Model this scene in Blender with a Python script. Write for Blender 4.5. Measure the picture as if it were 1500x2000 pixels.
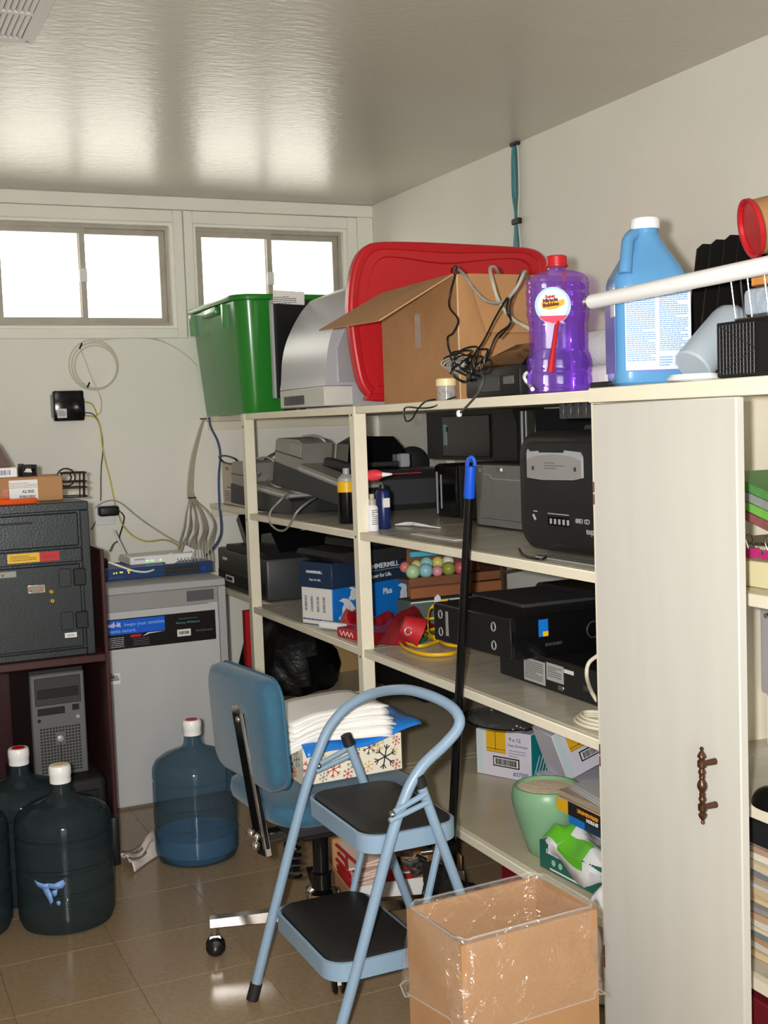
import bpy, bmesh, math, random
from mathutils import Vector, Matrix

for o in list(bpy.data.objects):
    bpy.data.objects.remove(o)
S = bpy.context.scene
COL = S.collection

# ---------------------------------------------------------------- camera
cam_d = bpy.data.cameras.new('camera')
cam = bpy.data.objects.new('camera', cam_d)
COL.objects.link(cam)
cam.location = (0, 0, 1.40)
cam.rotation_euler = (1.4963145, 0.0356230, -0.4326508)
cam_d.sensor_fit = 'HORIZONTAL'
cam_d.sensor_width = 36.0
cam_d.lens = 36.0 * 2358.0 / 1500.0
cam_d.clip_start = 0.05
S.camera = cam

# ---------------------------------------------------------------- daylight, flash, exposure
world = bpy.data.worlds.new('overcast_sky')
S.world = world
world.use_nodes = True
wb = world.node_tree.nodes['Background']
wb.inputs['Color'].default_value = (1.0, 0.935, 0.835, 1)
wb.inputs['Strength'].default_value = 5.0

fl_d = bpy.data.lights.new('camera_flash', 'AREA')
fl_d.shape = 'DISK'
fl_d.size = 0.05
fl_d.energy = 36.0
fl_d.spread = math.radians(118)
fl_d.color = (1.0, 0.985, 0.96)
fl = bpy.data.objects.new('camera_flash', fl_d)
COL.objects.link(fl)
fl.location = (-0.060, 0.045, 1.425)
fl.rotation_euler = (1.4963145, 0.0356230, -0.4326508)

S.view_settings.view_transform = 'Standard'
S.view_settings.look = 'None'
S.view_settings.gamma = 1.0
S.view_settings.use_curve_mapping = False
S.view_settings.exposure = 0.12

# ---------------------------------------------------------------- materials
MATS = {}
def lin(c):
    c /= 255.0
    return c / 12.92 if c <= 0.04045 else ((c + 0.055) / 1.055) ** 2.4
def rgb(r, g, b):
    return (lin(r), lin(g), lin(b), 1)

def mat(name, col, rough=0.5, metal=0.0, var=0.0, vscale=8.0, bump=0.0, bscale=60.0, trans=0.0,
        ior=1.45, stretch=(1, 1, 1), coat=0.0, emit=None, estr=0.0, alpha=1.0, spec=0.5, sheen=0.0, rvar=0.0):
    """procedural material: base colour with a soft noise variation and optional fine relief"""
    if name in MATS:
        return MATS[name]
    m = bpy.data.materials.new(name)
    m.use_nodes = True
    nt = m.node_tree
    N, L = nt.nodes, nt.links
    b = N['Principled BSDF']
    c = rgb(*col)
    b.inputs['Base Color'].default_value = c
    b.inputs['Roughness'].default_value = rough
    b.inputs['Metallic'].default_value = metal
    b.inputs['IOR'].default_value = ior
    b.inputs['Transmission Weight'].default_value = trans
    b.inputs['Coat Weight'].default_value = coat
    b.inputs['Alpha'].default_value = alpha
    b.inputs['Specular IOR Level'].default_value = spec
    b.inputs['Sheen Weight'].default_value = sheen
    if emit:
        b.inputs['Emission Color'].default_value = rgb(*emit)
        b.inputs['Emission Strength'].default_value = estr
    if var > 0 or bump > 0 or rvar > 0:
        tc = N.new('ShaderNodeTexCoord')
        mp = N.new('ShaderNodeMapping')
        mp.inputs['Scale'].default_value = stretch
        L.new(tc.outputs['Object'], mp.inputs['Vector'])
    if var > 0 or rvar > 0:
        nz = N.new('ShaderNodeTexNoise')
        nz.inputs['Scale'].default_value = vscale
        nz.inputs['Detail'].default_value = 5
        L.new(mp.outputs['Vector'], nz.inputs['Vector'])
    if var > 0:
        rp = N.new('ShaderNodeValToRGB')
        rp.color_ramp.elements[0].position = 0.3
        rp.color_ramp.elements[1].position = 0.7
        rp.color_ramp.elements[0].color = (c[0] * (1 - var), c[1] * (1 - var), c[2] * (1 - var), 1)
        rp.color_ramp.elements[1].color = (min(1, c[0] * (1 + var)), min(1, c[1] * (1 + var)), min(1, c[2] * (1 + var)), 1)
        L.new(nz.outputs['Fac'], rp.inputs['Fac'])
        L.new(rp.outputs['Color'], b.inputs['Base Color'])
    if rvar > 0:
        mr = N.new('ShaderNodeMapRange')
        mr.inputs['To Min'].default_value = max(0.02, rough - rvar)
        mr.inputs['To Max'].default_value = min(1, rough + rvar)
        L.new(nz.outputs['Fac'], mr.inputs['Value'])
        L.new(mr.outputs['Result'], b.inputs['Roughness'])
    if bump > 0:
        n2 = N.new('ShaderNodeTexNoise')
        n2.inputs['Scale'].default_value = bscale
        n2.inputs['Detail'].default_value = 4
        L.new(mp.outputs['Vector'], n2.inputs['Vector'])
        bp = N.new('ShaderNodeBump')
        bp.inputs['Strength'].default_value = bump
        bp.inputs['Distance'].default_value = 0.01
        L.new(n2.outputs['Fac'], bp.inputs['Height'])
        L.new(bp.outputs['Normal'], b.inputs['Normal'])
    MATS[name] = m
    return m

def thin_glass(name, tint, refl=0.5, rough=0.03, dens=1.0):
    """thin clear sheet: lets light straight through, mirrors by Fresnel"""
    if name in MATS:
        return MATS[name]
    m = bpy.data.materials.new(name)
    m.use_nodes = True
    N, L = m.node_tree.nodes, m.node_tree.links
    N.remove(N['Principled BSDF'])
    out = N['Material Output']
    tr = N.new('ShaderNodeBsdfTransparent')
    tr.inputs['Color'].default_value = tint
    gl = N.new('ShaderNodeBsdfGlossy')
    gl.inputs['Roughness'].default_value = rough
    fr = N.new('ShaderNodeFresnel')
    fr.inputs['IOR'].default_value = 1.45
    mx = N.new('ShaderNodeMixShader')
    L.new(fr.outputs['Fac'], mx.inputs['Fac'])
    L.new(tr.outputs['BSDF'], mx.inputs[1])
    L.new(gl.outputs['BSDF'], mx.inputs[2])
    L.new(mx.outputs['Shader'], out.inputs['Surface'])
    MATS[name] = m
    return m

def film(name, tint, white, frac, rough=0.15, bump=0.0):
    """cloudy thin plastic: part see-through, part diffuse, glossy on top"""
    if name in MATS:
        return MATS[name]
    m = bpy.data.materials.new(name)
    m.use_nodes = True
    N, L = m.node_tree.nodes, m.node_tree.links
    b = N['Principled BSDF']
    b.inputs['Base Color'].default_value = white
    b.inputs['Roughness'].default_value = rough
    out = N['Material Output']
    tr = N.new('ShaderNodeBsdfTransparent')
    tr.inputs['Color'].default_value = tint
    mx = N.new('ShaderNodeMixShader')
    mx.inputs['Fac'].default_value = frac
    L.new(tr.outputs['BSDF'], mx.inputs[1])
    L.new(b.outputs['BSDF'], mx.inputs[2])
    L.new(mx.outputs['Shader'], out.inputs['Surface'])
    if bump > 0:
        tc = N.new('ShaderNodeTexCoord')
        n2 = N.new('ShaderNodeTexNoise')
        n2.inputs['Scale'].default_value = 14
        n2.inputs['Detail'].default_value = 3
        L.new(tc.outputs['Object'], n2.inputs['Vector'])
        bp = N.new('ShaderNodeBump')
        bp.inputs['Strength'].default_value = bump
        bp.inputs['Distance'].default_value = 0.02
        L.new(n2.outputs['Fac'], bp.inputs['Height'])
        L.new(bp.outputs['Normal'], b.inputs['Normal'])
    MATS[name] = m
    return m

def clear_add(name, tint, diff, gloss, rough=0.12, bump=0.0, bscale=16.0):
    """clear coloured plastic: tinted see-through sheet with a faint body colour and surface shine"""
    if name in MATS:
        return MATS[name]
    m = bpy.data.materials.new(name)
    m.use_nodes = True
    N, L = m.node_tree.nodes, m.node_tree.links
    N.remove(N['Principled BSDF'])
    tr = N.new('ShaderNodeBsdfTransparent')
    tr.inputs['Color'].default_value = tint
    df = N.new('ShaderNodeBsdfDiffuse')
    df.inputs['Color'].default_value = diff
    gl = N.new('ShaderNodeBsdfGlossy')
    gl.inputs['Color'].default_value = (gloss, gloss, gloss, 1)
    gl.inputs['Roughness'].default_value = rough
    a1 = N.new('ShaderNodeAddShader')
    a2 = N.new('ShaderNodeAddShader')
    L.new(tr.outputs['BSDF'], a1.inputs[0])
    L.new(df.outputs['BSDF'], a1.inputs[1])
    L.new(a1.outputs['Shader'], a2.inputs[0])
    L.new(gl.outputs['BSDF'], a2.inputs[1])
    L.new(a2.outputs['Shader'], N['Material Output'].inputs['Surface'])
    if bump > 0:
        tc = N.new('ShaderNodeTexCoord')
        nz = N.new('ShaderNodeTexNoise')
        nz.inputs['Scale'].default_value = bscale
        nz.inputs['Detail'].default_value = 3
        nz.inputs['Distortion'].default_value = 1.2
        bp = N.new('ShaderNodeBump')
        bp.inputs['Strength'].default_value = bump
        bp.inputs['Distance'].default_value = 0.02
        L.new(tc.outputs['Object'], nz.inputs['Vector'])
        L.new(nz.outputs['Fac'], bp.inputs['Height'])
        L.new(bp.outputs['Normal'], gl.inputs['Normal'])
    MATS[name] = m
    return m

# ---------------------------------------------------------------- geometry helpers
class G:
    """collects shapes into one bmesh"""
    def __init__(self):
        self.bm = bmesh.new()
    def _merge(self, t, M=None):
        if M is not None:
            bmesh.ops.transform(t, matrix=M, verts=t.verts)
        vm = {}
        for v in t.verts:
            vm[v] = self.bm.verts.new(v.co)
        for f in t.faces:
            try:
                self.bm.faces.new([vm[v] for v in f.verts])
            except ValueError:
                pass
        t.free()
        return self
    def box(self, x0, x1, y0, y1, z0, z1, bev=0.0, seg=1, M=None):
        t = bmesh.new()
        bmesh.ops.create_cube(t, size=1)
        for v in t.verts:
            v.co = Vector(((x0 + x1) / 2 + v.co.x * (x1 - x0), (y0 + y1) / 2 + v.co.y * (y1 - y0), (z0 + z1) / 2 + v.co.z * (z1 - z0)))
        if bev > 0:
            bmesh.ops.bevel(t, geom=t.edges[:], offset=bev, segments=seg, affect='EDGES', profile=0.5)
        return self._merge(t, M)
    def tube(self, pts, r, n=8, closed=False, caps=True):
        P = [Vector(p) for p in pts]
        k = len(P)
        rs = r if isinstance(r, (list, tuple)) else [r] * k
        T = []
        for i in range(k):
            if closed:
                d = P[(i + 1) % k] - P[i - 1]
            else:
                d = P[min(i + 1, k - 1)] - P[max(i - 1, 0)]
            T.append(d.normalized() if d.length > 1e-9 else Vector((0, 0, 1)))
        up = Vector((0, 0, 1)) if abs(T[0].z) < 0.9 else Vector((1, 0, 0))
        a = T[0].cross(up).normalized()
        rings = []
        for i in range(k):
            a = (a - T[i] * a.dot(T[i]))
            a = a.normalized() if a.length > 1e-6 else T[i].orthogonal().normalized()
            b = T[i].cross(a)
            rings.append([self.bm.verts.new(P[i] + (a * math.cos(2 * math.pi * j / n) + b * math.sin(2 * math.pi * j / n)) * rs[i]) for j in range(n)])
        m = k if closed else k - 1
        for i in range(m):
            A, B = rings[i], rings[(i + 1) % k]
            for j in range(n):
                self.bm.faces.new((A[j], A[(j + 1) % n], B[(j + 1) % n], B[j]))
        if caps and not closed:
            self.bm.faces.new(rings[0][::-1])
            self.bm.faces.new(rings[-1])
        return self
    def lathe(self, prof, n=32, c=(0, 0, 0), sx=1.0, sy=1.0, sq=0.0, M=None, cap0=True, cap1=True):
        """profile [(r, z)] spun round z; sq > 0 squares the section"""
        t = bmesh.new()
        rings = []
        for r, z in prof:
            ring = []
            for j in range(n):
                a = 2 * math.pi * j / n
                ca, sa = math.cos(a), math.sin(a)
                k = 1.0
                if sq > 0:
                    e = 2 + sq
                    k = 1.0 / ((abs(ca) ** e + abs(sa) ** e) ** (1 / e))
                ring.append(t.verts.new((c[0] + r * k * ca * sx, c[1] + r * k * sa * sy, c[2] + z)))
            rings.append(ring)
        for A, B in zip(rings, rings[1:]):
            for j in range(n):
                t.faces.new((A[j], A[(j + 1) % n], B[(j + 1) % n], B[j]))
        if cap0:
            t.faces.new(rings[0][::-1])
        if cap1:
            t.faces.new(rings[-1])
        return self._merge(t, M)
    def prism(self, poly, axis, a, b, M=None):
        """2-D outline pushed along an axis from a to b; axis x: (y,z), y: (x,z), z: (x,y)"""
        t = bmesh.new()
        def co(p, d):
            return {'x': (d, p[0], p[1]), 'y': (p[0], d, p[1]), 'z': (p[0], p[1], d)}[axis]
        A = [t.verts.new(co(p, a)) for p in poly]
        B = [t.verts.new(co(p, b)) for p in poly]
        n = len(poly)
        for i in range(n):
            t.faces.new((A[i], A[(i + 1) % n], B[(i + 1) % n], B[i]))
        t.faces.new(A[::-1])
        t.faces.new(B)
        return self._merge(t, M)
    def poly(self, pts):
        self.bm.faces.new([self.bm.verts.new(p) for p in pts])
        return self
    def loft(self, rings, cap0=True, cap1=True, closed=True):
        R = [[self.bm.verts.new(p) for p in r] for r in rings]
        n = len(R[0])
        for A, B in zip(R, R[1:]):
            for j in range(n if closed else n - 1):
                self.bm.faces.new((A[j], A[(j + 1) % n], B[(j + 1) % n], B[j]))
        if closed and cap0:
            self.bm.faces.new(R[0][::-1])
        if closed and cap1:
            self.bm.faces.new(R[-1])
        return self
    def grid(self, fn, nu, nv):
        V = [[self.bm.verts.new(fn(i / nu, j / nv)) for j in range(nv + 1)] for i in range(nu + 1)]
        for i in range(nu):
            for j in range(nv):
                self.bm.faces.new((V[i][j], V[i + 1][j], V[i + 1][j + 1], V[i][j + 1]))
        return self
    def sphere(self, c, r, n=14, sx=1, sy=1, sz=1):
        t = bmesh.new()
        bmesh.ops.create_uvsphere(t, u_segments=n, v_segments=max(6, n // 2 + 1), radius=r)
        return self._merge(t, Matrix.Translation(c) @ Matrix.Diagonal((sx, sy, sz, 1)))
    def shift(self, d):
        bmesh.ops.translate(self.bm, vec=d, verts=self.bm.verts)
        return self
    def xf(self, M):
        bmesh.ops.transform(self.bm, matrix=M, verts=self.bm.verts)
        return self

def mesh_of(name, g, ang=38, smooth=True):
    bm = g.bm
    bmesh.ops.recalc_face_normals(bm, faces=bm.faces)
    me = bpy.data.meshes.new(name)
    bm.to_mesh(me)
    bm.free()
    if smooth:
        for p in me.polygons:
            p.use_smooth = True
        me.set_sharp_from_angle(angle=math.radians(ang))
    return me

def solidify(o, t, off=0):
    md = o.modifiers.new('thickness', 'SOLIDIFY')
    md.thickness = t
    md.offset = off
    return o

def obj(name, g, m, parent=None, label=None, kind=None, ang=38, smooth=True):
    o = bpy.data.objects.new(name, mesh_of(name, g, ang, smooth))
    o.data.materials.append(m)
    COL.objects.link(o)
    if parent is not None:
        o.parent = parent
    if label:
        o['label'] = label
    if kind:
        o['kind'] = kind
    return o

def tag(o, label, cat, group=None):
    o['label'] = label
    o['category'] = cat
    if group:
        o['group'] = group
    return o

def thing(name, label, cat, loc=(0, 0, 0), rz=0.0, group=None, rot=None):
    o = bpy.data.objects.new(name, None)
    o.empty_display_size = 0.05
    COL.objects.link(o)
    o.location = loc
    o.rotation_euler = rot if rot else (0, 0, rz)
    return tag(o, label, cat, group)

def single(name, g, m, label, cat, group=None, ang=38):
    """a thing that is one mesh: given in room coordinates, its origin is put at its base"""
    vs = [v.co for v in g.bm.verts]
    c = Vector(((min(v.x for v in vs) + max(v.x for v in vs)) / 2, (min(v.y for v in vs) + max(v.y for v in vs)) / 2, min(v.z for v in vs)))
    g.shift(-c)
    o = obj(name, g, m, ang=ang)
    o.location = c
    return tag(o, label, cat, group)

def rel(pts, t):
    l = t.location
    return [(p[0] - l.x, p[1] - l.y, p[2] - l.z) for p in pts]

def struct(name, g, m, ang=38):
    o = obj(name, g, m, ang=ang)
    o['kind'] = 'structure'
    return o

def smoothpts(pts, k=6, closed=False):
    """Catmull-Rom through the points"""
    P = [Vector(p) for p in pts]
    n = len(P)
    out = []
    rng = range(n) if closed else range(n - 1)
    for i in rng:
        if closed:
            p0, p1, p2, p3 = P[i - 1], P[i], P[(i + 1) % n], P[(i + 2) % n]
        else:
            p0, p1, p2, p3 = P[max(i - 1, 0)], P[i], P[i + 1], P[min(i + 2, n - 1)]
        for j in range(k):
            t = j / k
            out.append(0.5 * ((2 * p1) + (p2 - p0) * t + (2 * p0 - 5 * p1 + 4 * p2 - p3) * t * t + (3 * p1 - p0 - 3 * p2 + p3) * t ** 3))
    if not closed:
        out.append(P[-1])
    return out

def rrect(w, h, r, n=5, cx=0.0, cy=0.0):
    """rounded rectangle outline centred on cx, cy"""
    r = min(r, w / 2 - 1e-4, h / 2 - 1e-4)
    out = []
    for sx, sy, a0 in ((1, 1, 0), (-1, 1, 90), (-1, -1, 180), (1, -1, 270)):
        for i in range(n + 1):
            a = math.radians(a0 + 90 * i / n)
            out.append((cx + sx * (w / 2 - r) + r * math.cos(a), cy + sy * (h / 2 - r) + r * math.sin(a)))
    return out

FACE = {  # frames for print on upright faces: letters run along the first axis, stand along the second
    '-y': Matrix(((1, 0, 0), (0, 0, -1), (0, 1, 0))).transposed().transposed(),
    '-x': Matrix(((0, 0, -1), (-1, 0, 0), (0, 1, 0))),
    '+z': Matrix(((1, 0, 0), (0, 1, 0), (0, 0, 1))),
}
def frame(face, loc, spin=0.0):
    M = FACE[face].to_4x4()
    return Matrix.Translation(loc) @ M @ Matrix.Rotation(spin, 4, 'Z')

def lettering(txt, size, M, m, parent, name='lettering', wide=1.0, align='LEFT', bold=0.0, shear=0.0, ext=0.0004):
    """flat raised print; M maps letter space (x along, y up, z out) into the parent's space"""
    cu = bpy.data.curves.new(name, 'FONT')
    cu.body = txt
    cu.size = size
    cu.align_x = align
    cu.offset = bold
    cu.shear = shear
    cu.extrude = ext
    cu.resolution_u = 2
    tmp = bpy.data.objects.new(name, cu)
    COL.objects.link(tmp)
    dg = bpy.context.evaluated_depsgraph_get()
    me = bpy.data.meshes.new_from_object(tmp.evaluated_get(dg))
    bpy.data.objects.remove(tmp)
    bpy.data.curves.remove(cu)
    me.transform(M @ Matrix.Diagonal((wide, 1, 1, 1)))
    me.name = name
    me.materials.clear()
    me.materials.append(m)
    o = bpy.data.objects.new(name, me)
    COL.objects.link(o)
    o.parent = parent
    return o

def decal(name, w, h, M, m, parent, r=0.0, t=0.0006):
    """thin printed sticker w x h centred on M"""
    g = G()
    g.prism(rrect(w, h, r) if r > 0 else [(-w / 2, -h / 2), (w / 2, -h / 2), (w / 2, h / 2), (-w / 2, h / 2)], 'z', 0, t)
    g.xf(M)
    return obj(name, g, m, parent)

def bars(name, w, h, M, m, parent, n=22, seed=1, t=0.0009):
    rd = random.Random(seed)
    g = G()
    x = -w / 2
    while x < w / 2 - 0.0005:
        d = w / n * rd.choice((0.35, 0.6, 0.9))
        g.box(x, min(x + d, w / 2), -h / 2, h / 2, 0, t)
        x += d + w / n * rd.choice((0.3, 0.5, 0.7))
    g.xf(M)
    return obj(name, g, m, parent, smooth=False)

def lines(name, w, h, n, M, m, parent, seed=1, t=0.0009, fill=0.45):
    """rows of tiny print too small to read"""
    rd = random.Random(seed)
    g = G()
    p = h / n
    for i in range(n):
        y = h / 2 - (i + 0.5) * p
        x = -w / 2
        end = w / 2 * (1 if rd.random() > 0.25 else rd.uniform(0.0, 0.8))
        while x < end:
            d = rd.uniform(0.04, 0.14) * w
            g.box(x, min(x + d, end), y - p * fill / 2, y + p * fill / 2, 0, t)
            x += d + 0.02 * w
    g.xf(M)
    return obj(name, g, m, parent, smooth=False)

def cord(name, pts, r, m, label, cat='cable', group=None, k=6, n=6, closed=False):
    g = G()
    g.tube(smoothpts(pts, k, closed), r, n, closed)
    return single(name, g, m, label, cat, group, ang=60)

def copy_tree(o, parent=None):
    c = o.copy()
    COL.objects.link(c)
    c.parent = parent
    for ch in list(o.children):
        copy_tree(ch, c)
    return c

# ---------------------------------------------------------------- palette
WALL = mat('cream_wall_paint', (239, 237, 227), 0.55, var=0.03, vscale=2.5, bump=0.06, bscale=45)
CEIL = mat('glossy_ceiling_paint', (200, 196, 184), 0.30, var=0.02, vscale=2, bump=0.16, bscale=26, stretch=(1, 2.2, 1), spec=0.6)
TRIM = mat('cream_trim_paint', (246, 244, 234), 0.35, var=0.03, vscale=5)
SHELFP = mat('cream_shelf_paint', (238, 230, 208), 0.38, var=0.04, vscale=6, bump=0.05, bscale=30)
SHELFTOP = mat('worn_grey_shelf_top', (194, 187, 170), 0.24, var=0.09, vscale=7, stretch=(1, 4, 1), rvar=0.1)
SHELFBEIGE = mat('beige_shelf_top', (198, 186, 160), 0.32, var=0.06, vscale=5)
DOORP = mat('painted_cabinet_door', (203, 201, 193), 0.45, var=0.025, vscale=4, stretch=(5, 5, 0.6), bump=0.03, bscale=60)
ALU = mat('weathered_aluminium', (182, 176, 164), 0.5, 0.15, var=0.10, vscale=12)
BLACK = mat('black_plastic', (24, 24, 25), 0.42, var=0.1, vscale=10)
BLACKG = mat('gloss_black_plastic', (14, 14, 16), 0.14)
BLACKM = mat('matt_black_plastic', (30, 30, 31), 0.65, var=0.1, vscale=20)
RUBBER = mat('black_rubber', (26, 25, 25), 0.6)
CHAR = mat('charcoal_plastic', (58, 58, 60), 0.42, var=0.06)
GREYP = mat('grey_plastic', (150, 148, 145), 0.42, var=0.03)
SILVER = mat('silver_plastic', (178, 180, 185), 0.36, 0.15)
SILVERM = mat('dull_silver_panel', (140, 142, 140), 0.35, 0.5, var=0.05, vscale=30)
CHROME = mat('chrome', (215, 210, 206), 0.12, 1.0)
STEEL = mat('steel_wire', (170, 168, 166), 0.25, 1.0)
WHITE = mat('white_plastic', (236, 236, 236), 0.35)
WHITEP = mat('white_paper', (232, 230, 226), 0.7, var=0.02)
LABELW = mat('white_label', (228, 226, 222), 0.45)
INK = mat('black_ink', (28, 28, 30), 0.5)
INKG = mat('grey_ink', (110, 110, 114), 0.5)
CREAM = mat('cream_plastic', (232, 216, 164), 0.4)
CARD = mat('brown_cardboard', (176, 130, 86), 0.75, var=0.06, vscale=14, bump=0.05, bscale=120)
CARDIN = mat('cardboard_inside', (186, 140, 96), 0.8, var=0.05, vscale=14)
CHERRY = mat('dark_cherry_laminate', (66, 36, 36), 0.32, var=0.15, vscale=6, stretch=(6, 6, 0.8))
RED = mat('red_plastic', (190, 32, 38), 0.35, var=0.04)
REDD = mat('dark_red_fabric', (150, 18, 30), 0.6, var=0.2, vscale=25)
ORANGE = mat('orange_plastic', (236, 92, 30), 0.35)
YELLOW = mat('yellow_rubber', (240, 188, 24), 0.4)
BLUE = mat('bright_blue_plastic', (24, 84, 205), 0.3)
NAVY = mat('navy_print', (34, 52, 78), 0.45)
BLUEPRINT = mat('blue_print', (22, 118, 208), 0.4)
GREENP = mat('green_print', (96, 184, 40), 0.4)
BRASS = mat('brass', (196, 164, 84), 0.3, 1.0)

# ---------------------------------------------------------------- room shell
XW, YB, ZC = 2.46, 5.39, 2.44
XL, YF = -1.5, -0.9
floor = struct('floor', G().box(XL - .1, XW + .1, YF - .1, YB + .1, -0.12, -0.004), mat('tile_joint', (122, 104, 82), 0.6))
def tile_mat():
    m = mat('tan_vinyl_tile', (150, 128, 100), 0.2, var=0.10, vscale=70, rvar=0.06, bump=0.02, bscale=30)
    N, L = m.node_tree.nodes, m.node_tree.links
    b = N['Principled BSDF']
    src = b.inputs['Base Color'].links[0].from_socket
    oi = N.new('ShaderNodeObjectInfo')
    mr = N.new('ShaderNodeMapRange')
    mr.inputs['To Min'].default_value = 0.96
    mr.inputs['To Max'].default_value = 1.04
    L.new(oi.outputs['Random'], mr.inputs['Value'])
    mx = N.new('ShaderNodeVectorMath')
    mx.operation = 'SCALE'
    L.new(src, mx.inputs[0])
    L.new(mr.outputs['Result'], mx.inputs['Scale'])
    L.new(mx.outputs['Vector'], b.inputs['Base Color'])
    return m
TILE = tile_mat()
tg = 0.3048
g = G()
h = tg / 2 - 0.0004
g.loft([[(-h, -h, -0.004), (h, -h, -0.004), (h, h, -0.004), (-h, h, -0.004)],
        [(-h, -h, -0.0008), (h, -h, -0.0008), (h, h, -0.0008), (-h, h, -0.0008)],
        [(-h + .0012, -h + .0012, 0), (h - .0012, -h + .0012, 0), (h - .0012, h - .0012, 0), (-h + .0012, h - .0012, 0)]])
tile_me = mesh_of('floor_tile', g, smooth=False)
tile_me.materials.append(TILE)
nx = int((XW - XL) / tg)
ny = int((YB - YF) / tg) + 1
for i in range(nx + 1):
    for j in range(ny):
        x = XW - tg * (i + 0.5)
        y = YB - tg * (j + 0.5)
        if x < XL or y < YF or len(floor.children) >= 290:
            continue
        o = bpy.data.objects.new('floor_tile', tile_me)
        o.location = (x, y, 0)
        COL.objects.link(o)
        o.parent = floor

struct('ceiling', G().box(XL - .1, XW + .1, YF - .1, YB + .1, ZC, ZC + .1), CEIL)
struct('wall_right', G().box(XW, XW + .12, YF - .1, YB + .1, 0, ZC), WALL)
struct('wall_left', G().box(XL - .12, XL, YF - .1, YB + .1, 0, ZC), WALL)
# wall behind the photographer with an unseen doorway added to let in fill daylight
DX0, DX1, DZ = -0.55, 0.40, 2.05
g = G()
g.box(XL, DX0, YF - .12, YF, 0, ZC).box(DX1, XW, YF - .12, YF, 0, ZC).box(DX0, DX1, YF - .12, YF, DZ, ZC)
struct('wall_front', g, WALL)

# window wall with openings
WINS = [(0.675, 1.475, 1.855, 2.325), (1.565, 2.325, 1.855, 2.325), (-0.21, 0.585, 1.855, 2.325)]  # last window is out of view, added along the row for more daylight
g = G()
g.box(XL, XW, YB, YB + .14, 0, 1.855).box(XL, XW, YB, YB + .14, 2.325, ZC)
edges = [XL, -0.21, 0.585, 0.675, 1.475, 1.565, 2.325, XW]
for a, b in zip(edges[0::2], edges[1::2]):
    g.box(a, b, YB, YB + .14, 1.855, 2.325)
struct('wall_back', g, WALL)
# painted casing boards round each window and the head board above them
def casing(n, x0, x1, z0, z1, ox0, ox1):
    g = G()
    f = YB - 0.018
    g.box(ox0, x0, f, YB, z0 - .045, z1 + .055, .003).box(x1, ox1, f, YB, z0 - .045, z1 + .055, .003)
    g.box(x0, x1, f, YB, z1, z1 + .055, .003).box(x0, x1, f, YB, z0 - .045, z0, .003)
    # inner stop bead
    for a, b, c, d in ((x0, x0 + .016, z0, z1), (x1 - .016, x1, z0, z1), (x0 + .016, x1 - .016, z1 - .012, z1), (x0 + .016, x1 - .016, z0, z0 + .012)):
        g.box(a, b, YB, YB + .03, c, d)
    struct('trim_%d' % n, g, TRIM)
casing(1, WINS[0][0], WINS[0][1], 1.855, 2.325, 0.632, 1.518)
casing(2, WINS[1][0], WINS[1][1], 1.855, 2.325, 1.522, 2.375)
casing(3, WINS[2][0], WINS[2][1], 1.855, 2.325, -0.255, 0.628)
struct('trim_4', G().box(XL, XW, YB - .02, YB, 2.382, ZC, .003), TRIM)
struct('trim_5', G().box(2.377, XW, YB - .016, YB, 1.80, 2.382, .003), TRIM)
struct('baseboard_right', G().box(XW - .012, XW, YF, YB, 0, .09, .002), TRIM)
struct('baseboard_back', G().box(XL, XW - .012, YB - .012, YB, 0, .09, .002), TRIM)

PANE = thin_glass('window_glass', (0.97, 0.98, 0.97, 1))
def window(n, x0, x1, z0, z1):
    a = 0.028
    y0, y1 = YB + .03, YB + .075
    g = G()
    g.box(x0, x0 + a, y0, y1, z0, z1).box(x1 - a, x1, y0, y1, z0, z1).box(x0 + a, x1 - a, y0, y1, z1 - a, z1).box(x0 + a, x1 - a, y0, y1, z0, z0 + a)
    g.box(x0 + .016, x1 - .016, y0 - .012, y0, z0 + .012, z0 + .02)
    w = struct('window_%d' % n, g, ALU)
    xm = x0 + (x1 - x0) * 0.515
    for k, (p, q, yy) in enumerate(((x0 + a, xm, y0 + .004), (xm - .028, x1 - a, y0 + .024))):
        b = 0.024
        s = G()
        s.box(p, p + b, yy, yy + .014, z0 + a, z1 - a).box(q - b, q, yy, yy + .014, z0 + a, z1 - a)
        s.box(p + b, q - b, yy, yy + .014, z1 - a - b, z1 - a).box(p + b, q - b, yy, yy + .014, z0 + a, z0 + a + b)
        so = obj('sash', s, ALU, w)
        obj('pane', G().box(p + b, q - b, yy + .005, yy + .009, z0 + a + b, z1 - a - b), PANE, so)
    obj('latch', G().box(xm - .03, xm + .002, y0 - .010, y0 + .006, (z0 + z1) / 2 - .03, (z0 + z1) / 2 + .03, .003), WHITE, w)
    return w
for i, (x0, x1, z0, z1) in enumerate(WINS):
    window(i + 1, x0, x1, z0, z1)
    pd = bpy.data.lights.new('window_portal', 'AREA')
    pd.shape = 'RECTANGLE'
    pd.size, pd.size_y = x1 - x0, z1 - z0
    pd.cycles.is_portal = True
    po = bpy.data.objects.new('window_portal', pd)
    COL.objects.link(po)
    po.location = ((x0 + x1) / 2, YB + .12, (z0 + z1) / 2)
    po.rotation_euler = (math.radians(-90), 0, 0)
pd = bpy.data.lights.new('added_doorway_portal', 'AREA')  # sky light sampling for the added doorway
pd.shape = 'RECTANGLE'
pd.size, pd.size_y = DX1 - DX0, DZ
pd.cycles.is_portal = True
po = bpy.data.objects.new('added_doorway_portal', pd)
COL.objects.link(po)
po.location = ((DX0 + DX1) / 2, YF - .10, DZ / 2)
po.rotation_euler = (math.radians(90), 0, 0)

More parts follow.
